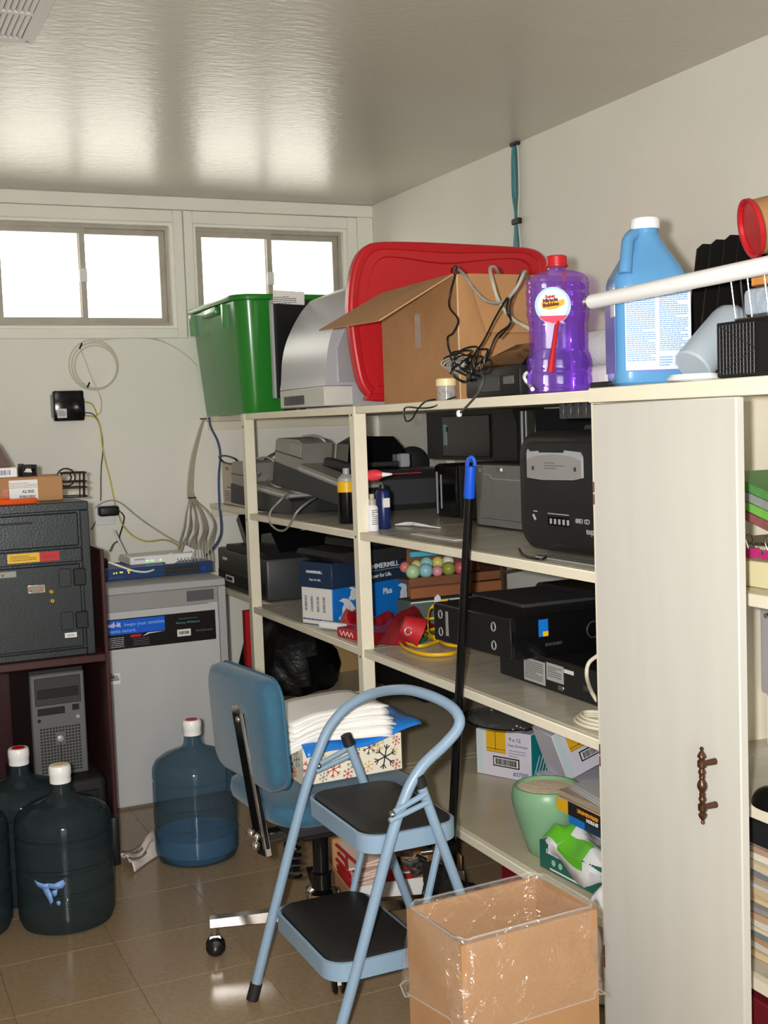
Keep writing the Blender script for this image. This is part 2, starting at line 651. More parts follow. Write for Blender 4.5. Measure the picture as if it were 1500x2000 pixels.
# ceiling vent
v = thing('ceiling_vent', 'white metal louvred vent in the ceiling above the windows', 'vent', (0.385, 3.13, ZC))
VM = mat('white_vent_metal', (206, 204, 200), 0.4)
g = G()
for a, b, c, d in ((-.18, .18, -.23, -.195), (-.18, .18, .195, .23), (-.18, -.145, -.195, .195), (.145, .18, -.195, .195)):
    g.box(a, b, c, d, -.010, 0, .002)
g.box(-.145, .145, -.007, .007, -.009, 0)
obj('frame', g, VM, v)
obj('duct_opening', G().box(-.146, .146, -.196, .196, -.001, .0), BLACKM, v)
sl = None
for s in (-1, 1):
    for k in range(20):
        M = Matrix.Translation((-.138 + k * .0145, s * .101, -.006)) @ Matrix.Rotation(math.radians(35), 4, 'Y')
        obj('slat', G().box(-.006, .006, -.094, .094, -.0006, .0006, M=M), VM, v)
for sx in (-1, 1):
    for sy in (-1, 1):
        obj('screw', G().lathe([(.004, -.012), (.004, -.009)], 8, (sx * .163, sy * .213, 0)), STEEL, v)

# ---------------------------------------------------------------- shelving unit
ST = [1.452, 1.055, 0.680, 0.275]
XS = 1.51
u = thing('shelving_unit', 'cream painted wooden shelving unit along the right wall', 'shelving unit', (XS, 3.8, 0))
def U(x0, x1, y0, y1, z0, z1, b=.002):
    return G().box(x0 - XS, x1 - XS, y0 - 3.8, y1 - 3.8, z0, z1, b)
for y in (4.60, 3.505):
    obj('post', U(XS - .004, XS + .038, y - .02, y + .02, 0, 1.452), SHELFP, u)
    obj('post', U(XW - .055, XW - .015, y - .02, y + .02, 0, 1.430), SHELFP, u)
for i, z in enumerate(ST):
    top = [SHELFP, SHELFTOP, SHELFTOP, SHELFBEIGE][i]
    for y0, y1 in ((3.526, 4.579), (4.621, YB - .021), (2.194, 3.484)):
        xf = .072 if y0 > 4.6 else 0.0
        b = obj('shelf_board', U(XS + .018 + xf, XW - .056, y0, y1, z - .021, z), top, u)
        obj('front_edge', U(XS + xf, XS + xf + .018, y0, y1, z - .024, z + .0005), SHELFP, b)
    for y in (4.60, 3.505):
        obj('shelf_filler', U(XS + .039, XW - .056, y - .021, y + .021, z - .021, z), top, u)
    obj('wall_cleat', U(XS + .085, XW - .06, YB - .02, YB, z - .062, z - .022), SHELFP, u)
# nail heads on the posts
for (y, z) in ((3.505, 1.425), (3.505, 1.040), (3.505, .655), (4.60, 1.40), (4.60, 1.03)):
    obj('nail_head', G().lathe([(.004, 0), (.004, .001)], 8, M=frame('-x', (-.004, y - 3.8, z))), BLACKM, u)

# ---------------------------------------------------------------- storage cabinet with the closed door
c = thing('storage_cabinet', 'tall cream storage cabinet with one closed door at right', 'cabinet', (XS, 1.6, 0))
def K(x0, x1, y0, y1, z0, z1, b=.002):
    return G().box(x0 - XS, x1 - XS, y0 - 1.6, y1 - 1.6, z0, z1, b)
obj('side_panel', K(XS - .006, XW - .002, 2.160, 2.190, 0, 1.430), SHELFP, c)
obj('side_panel', K(XS - .006, XW - .002, 0.92, .95, 0, 1.430), SHELFP, c)
obj('top_board', K(XS + .014, XW - .002, .92, 2.190, 1.431, 1.456), SHELFP, c)
obj('top_rail', K(XS - .008, XS + .013, .92, 2.195, 1.424, 1.4575), SHELFP, c)
obj('bottom_board', K(XS, XW - .002, .951, 2.159, .05, .07), SHELFP, c)
for z in (1.047, .631, .284):
    b = obj('shelf_board', K(XS + .10, XW - .002, .951, 2.159, z - .022, z), SHELFTOP, c)
    obj('front_edge', K(XS + .080, XS + .0995, .951, 2.159, z - .026, z + .001), SHELFP, b)
d = obj('door', K(XS - .030, XS - .010, 1.703, 2.150, .035, 1.4225, .0025), DOORP, c)
HINGE = mat('brown_hinge_enamel', (110, 40, 38), 0.4)
for z in (1.232, .661, .21):
    hg = G()
    for dz in (-.013, .013):
        hg.tube([(-.024, .5535, z + dz - .011), (-.024, .5535, z + dz + .011)], .0045, 8)
    hg.box(-.0115, -.0065, .552, .562, z - .022, z + .022, .001)
    obj('hinge', hg, HINGE, d)
# turned antique handle
hb = mat('antique_copper', (92, 64, 46), 0.36, 0.7, var=0.3, vscale=60)
prof = [(.0015, -.074), (.0035, -.071), (.002, -.067), (.006, -.060), (.0075, -.055), (.004, -.051), (.0075, -.047), (.0075, -.036), (.004, -.033),
        (.0065, -.026), (.0045, -.019), (.0055, -.016), (.004, -.013), (.008, -.004), (.0085, 0), (.008, .004), (.004, .013), (.0055, .016), (.0045, .019),
        (.0065, .026), (.004, .033), (.0075, .036), (.0075, .047), (.004, .051), (.0075, .055), (.006, .060), (.002, .067), (.0035, .071), (.0015, .074)]
hg = G().lathe([(r_ * 1.12, z_) for r_, z_ in prof], 14, (-.062, 1.773 - 1.6, .700))
for dz in (-.0415, .0415):
    hg.tube([(-.062, 1.773 - 1.6, .70 + dz), (-.030, 1.773 - 1.6, .70 + dz)], [.005, .0065], 10)
obj('handle', hg, hb, d)

# ================================================================ things on top of the shelving
TZ = 1.4527

# ---- green tote bin
t = thing('storage_bin', 'open green plastic storage bin beside the black monitor', 'bin', (1.685, 4.86, TZ))
GREENB = mat('green_bin_plastic', (42, 128, 44), 0.22, var=0.05, vscale=4)
def rr(w, d, r, z, n=5):
    return [(p[0], p[1], z) for p in rrect(w, d, r, n)]
H = .455
rings = [rr(.34, .60, .05, 0), rr(.345, .605, .055, .01), rr(.41, .69, .065, H - .03)]
rings_in = [rr(.403, .683, .062, H - .03), rr(.337, .597, .05, .012)]
obj('body', G().loft(rings + [rr(.412, .692, .065, H)] + [rr(.404, .684, .062, H)] + rings_in), GREENB, t)
g = G().loft([rr(.412, .692, .066, H - .016), rr(.448, .728, .08, H - .014), rr(.452, .732, .08, H - .002), rr(.442, .722, .075, H + .006), rr(.408, .688, .064, H + .002)], False, False)
obj('rim', g, GREENB, t)
for y in (-.20, .26):
    obj('rib', G().prism([(y - .012, H - .02), (y + .012, H - .02), (y + .006, H - .11), (y - .006, H - .11)], 'x', -.226, -.198), GREENB, t)
obj('hand_grip', G().box(-.222, -.20, -.10, .10, H - .05, H - .017, .006, 2), GREENB, t)

# ---- black monitor standing in front of the bin
t = thing('monitor', 'black flat monitor with silver edge leaning in front of the green bin', 'monitor', (1.73, 4.40, TZ), -.06)
obj('bezel', G().box(-.155, .20, -.012, .012, .055, .425, .004), BLACK, t)
obj('screen', G().box(-.138, .19, -.0135, -.010, .075, .41), mat('dark_screen', (22, 22, 24), 0.25), t)
obj('edge_strip', G().box(-.1575, -.147, -.015, .013, .053, .427, .002), SILVER, t)
obj('neck', G().box(-.03, .07, -.008, .02, .01, .10, .004), BLACK, t)
obj('foot', G().prism(rrect(.22, .13, .04), 'z', 0, .014), BLACK, t)
obj('paper_tag', G().box(-.17, -.045, -.020, -.0162, .405, .455, M=Matrix.Rotation(.05, 4, 'Y')), LABELW, t, label='white printed tag stuck on the top edge')
lines('tag_print', .10, .03, 4, frame('-y', (-.107, -.0203, .425), .05), INKG, t.children[-1], 3)
o = obj('sticky_note', G().box(-.115, -.080, -.040, -.036, .05, .088), mat('yellow_note', (240, 200, 70), 0.6), t)

# ---- silver printer, curved front turned to the room
PY0, PY1 = 3.76, 4.20
prof = [(1.5237,4.2000,1.4699), (1.5297,4.2000,1.5615), (1.5370,4.2000,1.6361), (1.5537,4.2000,1.6976), (1.5824,4.2000,1.7572), (1.6190,4.2000,1.8134), (1.6572,4.2000,1.8549)]
pr = [(p[0], p[2]) for p in prof]
x0 = pr[0][0]
t = thing('printer', 'large silver printer with curved front on top of the shelves', 'printer', (x0, PY0, TZ))
body = [(0, .075)] + [(x - x0 - 0.0, z - TZ) for x, z in pr if z - TZ > .08]
sm = [(p.x, p.y) for p in [Vector((q.x, q.y)) for q in smoothpts([(a, b, 0) for a, b in body], 4)]]
back = [(.27, .452), (.44, .445), (.47, .36), (.47, .0), (.10, 0), (.10, .075)]
w = PY1 - PY0
obj('housing', G().prism([(a, b) for a, b in sm] + back, 'y', 0.0, w), SILVER, t, ang=30)
obj('side_panel', G().prism([(.05, .085), (.05, .20), (.10, .30), (.16, .37), (.28, .42), (.43, .415), (.455, .35), (.455, .085)], 'y', -.008, 0), mat('grey_silver_side', (170, 172, 176), 0.34, 0.3), t)
obj('top_cover', G().box(.27, .45, .02, w - .02, .445, .460, .006, 2), GREYP, t)
obj('output_flap', G().box(.26, .44, .03, w - .06, .460, .486, .006, 2), mat('pale_grey_flap', (214, 212, 206), 0.4), t)
tr = obj('paper_tray', G().box(-.002, .12, .004, w - .004, .008, .074, .004), mat('pale_grey_tray', (205, 203, 196), 0.4), t)
obj('tray_window', G().box(-.004, -.001, .19, .39, .018, .05), mat('tray_window_plastic', (70, 70, 70), 0.15), tr)
obj('button', G().lathe([(.007, 0), (.006, .004)], 10, M=frame('-x', (.055, .12, .28))), WHITE, t)

# ---- red tote lid standing on edge behind the cardboard box
ol = [(1.6322,3.5600,1.4681), (1.5931,3.5600,1.4872), (1.5659,3.5600,1.5270), (1.5508,3.5600,1.5957), (1.5400,3.5600,1.6785), (1.5365,3.5600,1.7674), (1.5473,3.5600,1.8561), (1.5694,3.5600,1.9210), (1.5976,3.5600,1.9555), (1.6395,3.5600,1.9728), (1.7583,3.5600,1.9779), (1.9468,3.5600,1.9767), (2.1429,3.5600,1.9737), (2.2194,3.5600,1.9690), (2.2597,3.5600,1.9528), (2.2793,3.5600,1.9203), (2.2800,3.5600,1.8075), (2.2701,3.5600,1.6154), (2.2510,3.5600,1.5281), (2.2083,3.5600,1.4799), (2.1267,3.5600,1.4696)]
lid = thing('red_tote_cover', 'big red plastic bin lid standing on edge behind the cardboard box', 'lid', (1.86, 3.56, TZ))
pp = smoothpts([(p[0] - 1.86, 0, max(p[2] - TZ, 0.001)) for p in ol], 3, True)
cx = sum(p.x for p in pp) / len(pp)
cz = sum(p.z for p in pp) / len(pp)
def ins(d, y):
    r = []
    for p in pp:
        v = Vector((p.x - cx, 0, p.z - cz))
        f = max(0.05, (v.length - d) / v.length)
        r.append((cx + v.x * f, y, cz + v.z * f))
    return r
obj('panel', G().loft([ins(.0, .035), ins(-.002, .004), ins(.004, -.002), ins(.010, -.004), ins(.028, .0), ins(.032, .004), ins(.062, .004), ins(.066, .012), ins(.2, .012)], False, True), RED, lid, ang=25)

# ---- cardboard box with open flaps
bx = thing('cardboard_box', 'open brown cardboard box with cables hanging out of it', 'box', (1.60, 2.955, TZ))
BW, BD, BH = .415, .50, .345       # x, y, z
g = G()
th = .005
g.box(0, th, 0, BD, 0, BH).box(BW - th, BW, 0, BD, 0, BH).box(th, BW - th, 0, th, 0, BH).box(th, BW - th, BD - th, BD, 0, BH).box(th, BW - th, th, BD - th, 0, th)
obj('carton', g, CARD, bx)
# left flap folded up and out, right flap hanging down over the near side
fl_ = [(1.6000,3.0260,1.8123), (1.5800,3.4333,1.7912), (1.3700,3.1768,1.6616), (1.4000,2.8565,1.6562)]
fp = [Vector(p) - Vector((1.60, 2.955, TZ)) for p in fl_]
fp[0] = Vector((0, .02, BH)); fp[1] = Vector((0, BD - .01, BH))
fp[2] = Vector((-.215, BD - .01, BH - .115)); fp[3] = Vector((-.215, .05, BH - .125))
nrm = (fp[1] - fp[0]).cross(fp[3] - fp[0]).normalized() * .004
obj('flap', G().loft([[tuple(p) for p in fp], [tuple(p + nrm) for p in fp]]), CARDIN, bx)
fq = [(.03, -.004, BH), (BW - .02, -.004, BH), (BW - .04, -.045, BH - .165), (.06, -.045, BH - .165)]
obj('flap', G().loft([fq, [(p[0], p[1] - .004, p[2] + .001) for p in fq]]), CARD, bx)
fq = [(.01, BD + .001, BH), (BW - .01, BD + .001, BH), (BW - .03, BD + .03, BH - .17), (.03, BD + .03, BH - .17)]
obj('flap', G().loft([fq, [(p[0], p[1] + .004, p[2]) for p in fq]]), CARD, bx)
obj('packing_tape', G().box(-.0008, 0, .235, .265, .16, .26), film('clear_tape', (1, 1, 1, 1), (.75, .72, .68, 1), .35), bx)
obj('corner_seam', G().box(-.0012, .002, -.001, .002, 0, BH), mat('pale_card_edge', (214, 186, 146), .8), bx)

# cables hanging out of the carton
BLKC = mat('black_cable', (20, 20, 20), 0.4)
GRYC = mat('grey_cable', (168, 164, 154), 0.45)
cord('power_cable', [(1.7000,3.1703,1.8309), (1.6000,2.9769,1.8187), (1.5700,2.8980,1.8051), (1.5650,2.9279,1.7456), (1.5600,2.9272,1.7042), (1.5600,2.8799,1.6654), (1.5550,2.9018,1.6331), (1.5500,2.9257,1.6213), (1.5500,2.9108,1.5788), (1.5500,2.8406,1.5444), (1.5600,2.8043,1.5181)], .0028, BLKC, 'thin black cable hanging over the near corner of the cardboard box', group=None)
cord('network_cable', [(1.7500,3.2063,1.8243), (1.6600,3.0703,1.8291), (1.6000,2.9166,1.7930), (1.5800,2.8131,1.7330), (1.5800,2.7473,1.6994), (1.5800,2.6696,1.6939), (1.5900,2.6222,1.7245), (1.6200,2.6327,1.7643), (1.7000,2.7510,1.7609)], .0042, GRYC, 'grey cable looped across the front of the cardboard box')
cord('network_cable', [(1.7800,3.0327,1.7962), (1.7000,2.9141,1.8098), (1.6400,2.8410,1.7992), (1.6000,2.7604,1.7537), (1.5900,2.7123,1.6959), (1.5900,2.6511,1.6486), (1.5900,2.5790,1.6194), (1.6000,2.5484,1.6043)], .0048, mat('pale_grey_cable', (196, 190, 176), .45), 'thick pale cable hanging from the cardboard box towards the purple jug')
cord('power_cable', [(1.7200,2.8080,1.7911), (1.6400,2.6907,1.7591), (1.6000,2.6570,1.7094), (1.5850,2.6537,1.6770), (1.5800,2.6450,1.6352), (1.5700,2.6957,1.6099), (1.5600,2.7201,1.5661), (1.5600,2.7486,1.5350)], .0026, BLKC, 'thin black cable dropping from the far right of the cardboard box')
cord('power_cable', [(1.5500,2.7867,1.5106), (1.5500,2.7980,1.5513), (1.5400,2.7095,1.5981), (1.5400,2.6547,1.6449), (1.5400,2.6021,1.6840), (1.5400,2.5845,1.6909), (1.5500,2.6080,1.6596), (1.5500,2.5898,1.6328), (1.5500,2.6490,1.5998)], .0026, BLKC, 'black cable arching up from the tangle before the cardboard box')

# ---- black desk phone / modem pile with cable tangle
t = thing('answering_machine', 'black answering machine under a tangle of cords beside the purple jug', 'telephone', (1.62, 2.665, TZ))
obj('base', G().box(-.075, .10, -.115, .16, 0, .075, .008, 2), BLACK, t)
obj('handset_cradle', G().prism([(-.06, .075), (.09, .075), (.09, .128), (.05, .138), (-.03, .105)], 'y', -.10, .10), BLACKG, t)
obj('speaker_grille', G().box(-.0765, -.074, -.02, .09, .015, .06, .001), CHAR, t)
obj('display', G().box(-.0768, -.074, -.09, -.04, .03, .05, .001), mat('grey_display', (92, 96, 92), 0.2), t)
rd = random.Random(4)
g = G()
for k in range(9):
    a0 = rd.uniform(0, 6.28)
    ctr = Vector((rd.uniform(-.02, .03), rd.uniform(-.05, .12), rd.uniform(.06, .11)))
    loop = [(ctr.x - .02 - abs(.03 * math.cos(a0 + j)), ctr.y + rd.uniform(.04, .07) * math.cos(a0 + j * 1.05), ctr.z + rd.uniform(.018, .035) * math.sin(a0 + j * 1.05)) for j in range(7)]
    g.tube(smoothpts(loop, 5), .0026, 6)
tg_ = thing('cable_tangle', 'tangle of black cords heaped in front of the cardboard box', 'cable', (1.60, 2.80, TZ))
g.shift((-.01, 0, .0))
obj('black_cord', g, BLKC, tg_)
g = G()
for k in range(6):
    a0 = k * .9
    loop = [(-.055 - .01 * math.sin(j), .075 + (.045 + .004 * k) * math.cos(a0 + j), .085 + .015 * math.sin(a0 + j) + .003 * k) for j in range(7)]
    g.tube(smoothpts(loop, 5), .0022, 6)
obj('grey_cord', g, GRYC, tg_)
cord('phone_cord', [(1.5600,2.8053,1.5020), (1.5400,2.7547,1.5159), (1.5100,2.6621,1.5052), (1.4950,2.6638,1.4672), (1.4900,2.7100,1.4366), (1.4880,2.7570,1.4142)], .0030, mat('dark_grey_cord', (70, 68, 66), .5), 'dark grey cord with a white plug hanging over the shelf edge', k=5)
o = COL.objects[-1] if False else None
cord('thin_wire', [(1.5600,2.9079,1.4611), (1.5300,2.9172,1.4510), (1.5000,2.9298,1.4355), (1.4900,2.9878,1.4345), (1.4880,3.0641,1.4393), (1.4870,3.0828,1.4283), (1.4870,3.0716,1.4007), (1.4880,3.0339,1.4058), (1.4900,3.0039,1.4307), (1.5000,2.9751,1.4507), (1.5300,2.9715,1.4569)], .0024, BLKC, 'thin black wire looping down over the front edge below the glass jar', k=5)
single('cord_plug', G().lathe([(.005, 0), (.0075, .004), (.0075, .013), (.004, .017)], 10, (1.4880, 2.7576, 1.4063)), WHITE, 'white round plug on the end of the hanging grey cord', 'plug')

# ---- small jar
jp = (1.5600, 2.9616, 1.4615)
t = thing('jar', 'small clear jar with a cream lid in front of the cardboard box', 'jar', (jp[0], jp[1], TZ))
JG = film('jar_plastic', (.92, .93, .92, 1), (.7, .7, .68, 1), .35, .1)
obj('glass', G().lathe([(.024, 0), (.0265, .003), (.0265, .040)], 20), JG, t)
obj('lid', G().lathe([(.0285, .040), (.0285, .058), (.026, .0605)], 20), CREAM, t)
g = G()
rd = random.Random(8)
for k in range(14):
    a, r_ = rd.uniform(0, 6.28), rd.uniform(.004, .018)
    p = Vector((r_ * math.cos(a), r_ * math.sin(a), rd.uniform(.006, .03)))
    g.tube([p, p + Vector((rd.uniform(-.008, .008), rd.uniform(-.008, .008), rd.uniform(-.004, .008)))], .002, 5)
obj('contents', g, CHAR, t, kind='stuff')

# ---- purple bubble jug
jp = (1.6000, 2.4565, 1.4693)
t = thing('bubble_jug', 'large purple bubble solution jug with a red cap', 'jug', (jp[0], jp[1], TZ), -.35)
PUR = clear_add('purple_clear_plastic', (.64, .45, .82, 1), (.050, .022, .095, 1), .12, .07)
LIQ = mat('purple_liquid_back', (120, 70, 190), 0.2)
w = .074
def jr(w, z, d=1.0):
    return [(p[0], p[1] * .62 * d, z) for p in rrect(2 * w, 2 * w, w * .55, 5)]
JR = []
for z, s in ((0, .93), (.006, 1.0), (.032, 1.01), (.037, .975), (.042, 1.01), (.085, .98), (.092, .93), (.10, .915), (.132, .905), (.165, .91), (.172, .94), (.180, .965), (.198, .955), (.202, .935), (.206, .965), (.222, .965),
             (.226, .945), (.230, .97), (.246, .965), (.250, .945), (.254, .96), (.266, .955), (.274, .93), (.282, .83), (.290, .58)):
    JR.append(jr(w * s, z))
JR.append([(p[0], p[1], .293) for p in rrect(.044, .044, .0219, 5)])
JR.append([(p[0], p[1], .302) for p in rrect(.044, .044, .0219, 5)])
JS = []
for i in range(72):
    z = .292 * i / 71
    s = 1.0
    if z < .006: s = .93 + .07 * z / .006
    elif z < .082: s = 1.0
    elif z < .10: s = 1.0 - .10 * (z - .082) / .018
    elif z < .165: s = .90
    elif z < .182: s = .90 + .07 * (z - .165) / .017
    elif z < .262: s = .97
    else: s = .97 * math.sqrt(max(.06, 1 - ((z - .262) / .031) ** 2))
    ring = jr(w * s, z)
    n_ = len(ring)
    rb = []
    for j, q in enumerate(ring):
        a = 2 * math.pi * j / n_
        if .008 < z < .085:
            k_ = -.035 * max(0, math.sin(2 * math.pi * (z / .040) + 1.0 * math.cos(a))) ** 6
        elif .10 <= z <= .165:
            k_ = -.05 * max(0, math.cos(6 * a)) ** 4
        elif .17 < z < .27:
            k_ = -.035 * max(0, math.sin(2 * math.pi * (z / .024) + 1.6 * math.cos(a + .5))) ** 3
        else:
            k_ = 0
        rb.append((q[0] * (1 + k_), q[1] * (1 + k_), q[2]))
    JS.append(rb)
jug = obj('body', G().loft(JS + JR[-2:]), PUR, t, ang=60)
obj('liquid', G().loft([jr(w * .9, .006), jr(w * .93, .08), jr(w * .8, .10), jr(w * .78, .16), jr(w * .86, .18), jr(w * .86, .25), jr(w * .6, .274)]), clear_add('purple_liquid', (.68, .50, .84, 1), (.040, .017, .08, 1), .06, .1), jug)
obj('cap', G().lathe([(.0255, .298), (.027, .300), (.027, .303), (.0245, .304), (.0245, .322), (.022, .325)], 24), RED, t)
lab = obj('round_label', G().lathe([(.043, 0), (.043, .001)], 28, M=frame('-y', (-.022, -.0462, .205))), mat('pale_blue_label', (176, 208, 226), .4), t)
obj('label_ring', G().lathe([(.036, 0), (.036, .0014)], 28, M=frame('-y', (-.022, -.0462, .207))), mat('label_white', (226, 232, 236), .4), lab)
obj('label_band', G().prism([(-.035, -.024), (.035, -.024), (.022, -.036), (0, -.042), (-.022, -.036)], 'z', 0, .0016, M=frame('-y', (-.022, -.0462, .205))), mat('pink_label_band', (214, 70, 100), .4), lab)
LY_ = mat('label_yellow', (240, 176, 40), .4)
obj('label_logo', G().prism([(-.026, -.006), (-.010, -.010), (.008, -.008), (.027, .002), (.027, .014), (.008, .010), (-.010, .008), (-.028, .008)], 'z', 0, .0022, M=frame('-y', (-.022, -.0462, .205))), LY_, lab)
lettering('Super', .010, frame('-y', (-.040, -.0496, .2215), .1), RED, lab, bold=.0005)
lettering('Miracle', .011, frame('-y', (-.046, -.0498, .2115), .12), mat('label_brown', (96, 40, 20), .5), lab, bold=.0007, wide=1.1)
lettering('Bubbles', .011, frame('-y', (-.046, -.0498, .2010), .12), mat('label_brown', (96, 40, 20), .5), lab, bold=.0008, wide=1.1)
# red dip stick seen through the plastic
obj('wand', G().tube([(.012, -.028, .285), (.008, -.033, .24), (.000, -.036, .19), (-.014, -.0475, .158), (-.026, -.050, .09), (-.032, -.0505, .05)], [.004, .0045, .0045, .0045, .006, .009], 8), RED, t)

# ---- stack of clear plastic cups lying on its side, white bag by it
cp = (1.7200, 2.4848, 1.5492)
t = thing('cup_stack', 'stack of clear plastic cups in cloudy wrap behind the purple jug', 'cups', (1.745, 2.46, TZ))
CUP = film('cup_plastic', (.95, .95, .95, 1), (.75, .74, .72, 1), .55, .15)
for k in range(11):
    M = Matrix.Translation((-.02 + k * .0, -.09 + k * .017, .108)) @ Matrix.Rotation(math.radians(-90), 4, 'X') @ Matrix.Rotation(.0, 4, 'Z')
    obj('cup', G().lathe([(.030, 0), (.040, .018), (.042, .0185), (.042, .020)], 20, M=M), CUP, t)
obj('sleeve', G().lathe([(.034, 0), (.044, .02), (.044, .20), (.032, .22)], 18, M=Matrix.Translation((-.02, -.10, .108)) @ Matrix.Rotation(math.radians(-90), 4, 'X')), film('wrap_film', (1, 1, 1, 1), (.8, .8, .8, 1), .25, .1, .6), t)
obj('lower_pack', G().box(-.07, .04, -.10, .13, 0, .064, .02, 3), mat('white_bag_plastic', (224, 218, 212), .3, bump=.3, bscale=20), t)
cord('white_string', [(1.3409,2.1613,1.4570), (1.5600,2.5279,1.4768), (1.5550,2.5335,1.4858), (1.5500,2.5342,1.4970), (1.5500,2.5219,1.5063), (1.5550,2.5164,1.4973), (1.5600,2.5300,1.4818)], .0045, WHITE, 'white plastic loop sticking out between phone and purple jug', 'loop', k=5)
single('black_adapter', G().box(1.54, 1.60, 2.17, 2.245, 1.4580, 1.4705, .003), BLACK, 'flat black adapter lying between the purple and blue jugs', 'adapter')

# ---- blue gallon jug
jp = (1.6120, 2.1294, 1.4665)
CZ = 1.4580
t = thing('cleaner_jug', 'blue gallon jug of cleaner with a white cap and printed label', 'jug', (jp[0], jp[1], CZ), -.42)
BJ = mat('translucent_blue_jug', (96, 158, 208), 0.25, trans=0.12, var=.03, vscale=3)
def br(w, z, r=.4, d=.86, ox=0):
    return [(p[0] + ox, p[1] * d, z) for p in rrect(2 * w, 2 * w, w * r * 1.1, 6)]
W = .079
JR = [br(W * .88, 0), br(W * .97, .006), br(W, .018), br(W, .205), br(W * .995, .218), br(W * .95, .232), br(W * .80, .252), br(W * .55, .287, .6), br(W * .40, .312, .8), br(W * .33, .322, .9, 1)]
bj = obj('body', G().loft(JR), BJ, t, ang=35)
obj('neck', G().lathe([(.027, .320), (.027, .332)], 20), BJ, t)
obj('cap', G().lathe([(.030, .330), (.031, .333), (.031, .349), (.028, .353)], 26), WHITE, t)
obj('handle', G().tube(smoothpts([(-.030, -.020, .318), (-.044, -.032, .305), (-.050, -.045, .28), (-.056, -.058, .25), (-.058, -.062, .232)], 4), [.013, .013, .013, .013, .013, .013, .013, .013, .013, .013, .013, .014, .014, .014, .014, .014, .014][:17], 10), BJ, t)
# paper label wrapping the front
LB = mat('pale_blue_paper_label', (212, 226, 238), .4)
LN = mat('blue_fine_print', (120, 160, 206), .5)
y0 = -W * .86 - .0006
lab = obj('paper_label', G().box(-.062, .076, y0 - .0008, y0, .028, .205), LB, t)
obj('label_side', G().box(-.0812, -.0792, -.055, .045, .028, .205), mat('violet_label_side', (96, 104, 190), .4), lab)
obj('label_side_white', G().box(-.0820, -.0798, -.057, -.02, .145, .205), LABELW, lab)
lines('label_print', .060, .150, 34, frame('-y', (-.029, y0 - .0009, .124)), LN, lab, 5, .0005, .5)
lines('label_print', .060, .130, 30, frame('-y', (.040, y0 - .0009, .134)), LN, lab, 6, .0005, .5)
bars('barcode', .03, .022, frame('-y', (.056, y0 - .0009, .048)), LN, lab, 14, 4, .0005)
lines('label_print', .028, .022, 4, frame('-y', (.022, y0 - .0009, .048)), LN, lab, 7, .0005, .5)
obj('label_band', G().box(-.062, .076, y0 - .0012, y0 - .0004, .028, .031), mat('violet_line', (120, 120, 200), .4), lab)

# ---- fluorescent tube lying across
a_, b_ = Vector((1.4850, 2.1637, 1.6369)), Vector((1.4400, 1.5210, 1.6382))
t = thing('fluorescent_tube', 'long white fluorescent tube lying aslant in front of the blue jug', 'lamp tube', tuple(a_))
dv = (b_ - a_)
dn = dv.normalized()
obj('tube', G().tube([dn * .018, dv.normalized() * .85], .0155, 20), mat('white_tube_glass', (244, 244, 244), .15), t)
obj('end_cap', G().tube([(0, 0, 0), dn * .004, dn * .0185], [.0130, .0150, .0150], 20), STEEL, t)
pn = G()
for s in (-1, 1):
    q = dn.cross(Vector((0, 0, 1))).normalized() * .006 * s
    pn.tube([q, q - dn * .011], .0015, 6)
obj('contact_pins', pn, BRASS, t)

# ---- smoke-grey file sorter
t = thing('file_sorter', 'smoke black plastic file sorter with stepped dividers against the wall', 'file sorter', (1.87, 2.09, CZ))
SMOKE = film('smoke_plastic', (.10, .085, .065, 1), (.020, .018, .016, 1), .62, .12)
obj('base', G().box(-.10, .11, -.16, .14, 0, .02, .004), BLACKG, t)
for k in range(6):
    y = .125 - k * .045
    hh = .315 + k * .003
    P = [(-.10, .015), (.10, .015), (.10, hh), (-.075, hh), (-.09, hh - .012)]
    M = Matrix.Translation((0, y, 0)) @ Matrix.Rotation(.16, 4, 'X') 
    obj('divider', G().prism([(p[0], p[1]) for p in P], 'y', -.002, .002, M=M), SMOKE, t)
obj('front_panel', G().box(-.104, -.100, -.16, .14, .0, .11, .001), SMOKE, t)

# ---- mailing tube with red end cap
a_ = Vector((1.7000, 1.9029, 1.7582))
t = thing('mailing_tube', 'brown cardboard mailing tube with a red end cap resting on the file sorter', 'tube', tuple(a_), 0)
ax = Vector((.90, -.37, .20)).normalized()
q = ax.to_track_quat('Z', 'Y').to_matrix().to_4x4()
obj('tube', G().lathe([(.055, .008), (.055, .62)], 30, M=q), CARD, t)
obj('end_cap', G().lathe([(.052, .002), (.053, -.004), (.0595, -.006), (.0595, .003), (.0555, .004)], 30, M=q), RED, t)

# ---- wire basket with a block, grey cloth; bottle; mesh organiser
wb_ = Vector((1.5000, 1.7355, 1.5476))
t = thing('wire_basket', 'chrome wire basket holding a grey pad at the right edge', 'basket', (1.555, 1.588, 1.5605))
g = G()
x0_, x1_, y0_, y1_, h_ = -.055, .10, -.20, .135, .072
rect = lambda z, e: [(x0_ - e, y0_ - e, z), (x1_ + e, y0_ - e, z), (x1_ + e, y1_ + e, z), (x0_ - e, y1_ + e, z)]
g.tube(rect(h_, .008), .0030, 6, True)
g.tube(rect(0, 0), .0022, 6, True)
for k in range(9):
    y = y0_ + (y1_ - y0_) * k / 8
    g.tube([(x0_ - .008, y * 1.02, h_), (x0_, y, 0), (x1_, y, 0), (x1_ + .008, y * 1.02, h_)], .0013, 5)
for k in range(4):
    x = x0_ + (x1_ - x0_) * (k + .5) / 4
    g.tube([(x, y1_ + .008, h_), (x, y1_, 0), (x, y0_, 0), (x, y0_ - .008, h_)], .0013, 5)
obj('wires', g, STEEL, t)
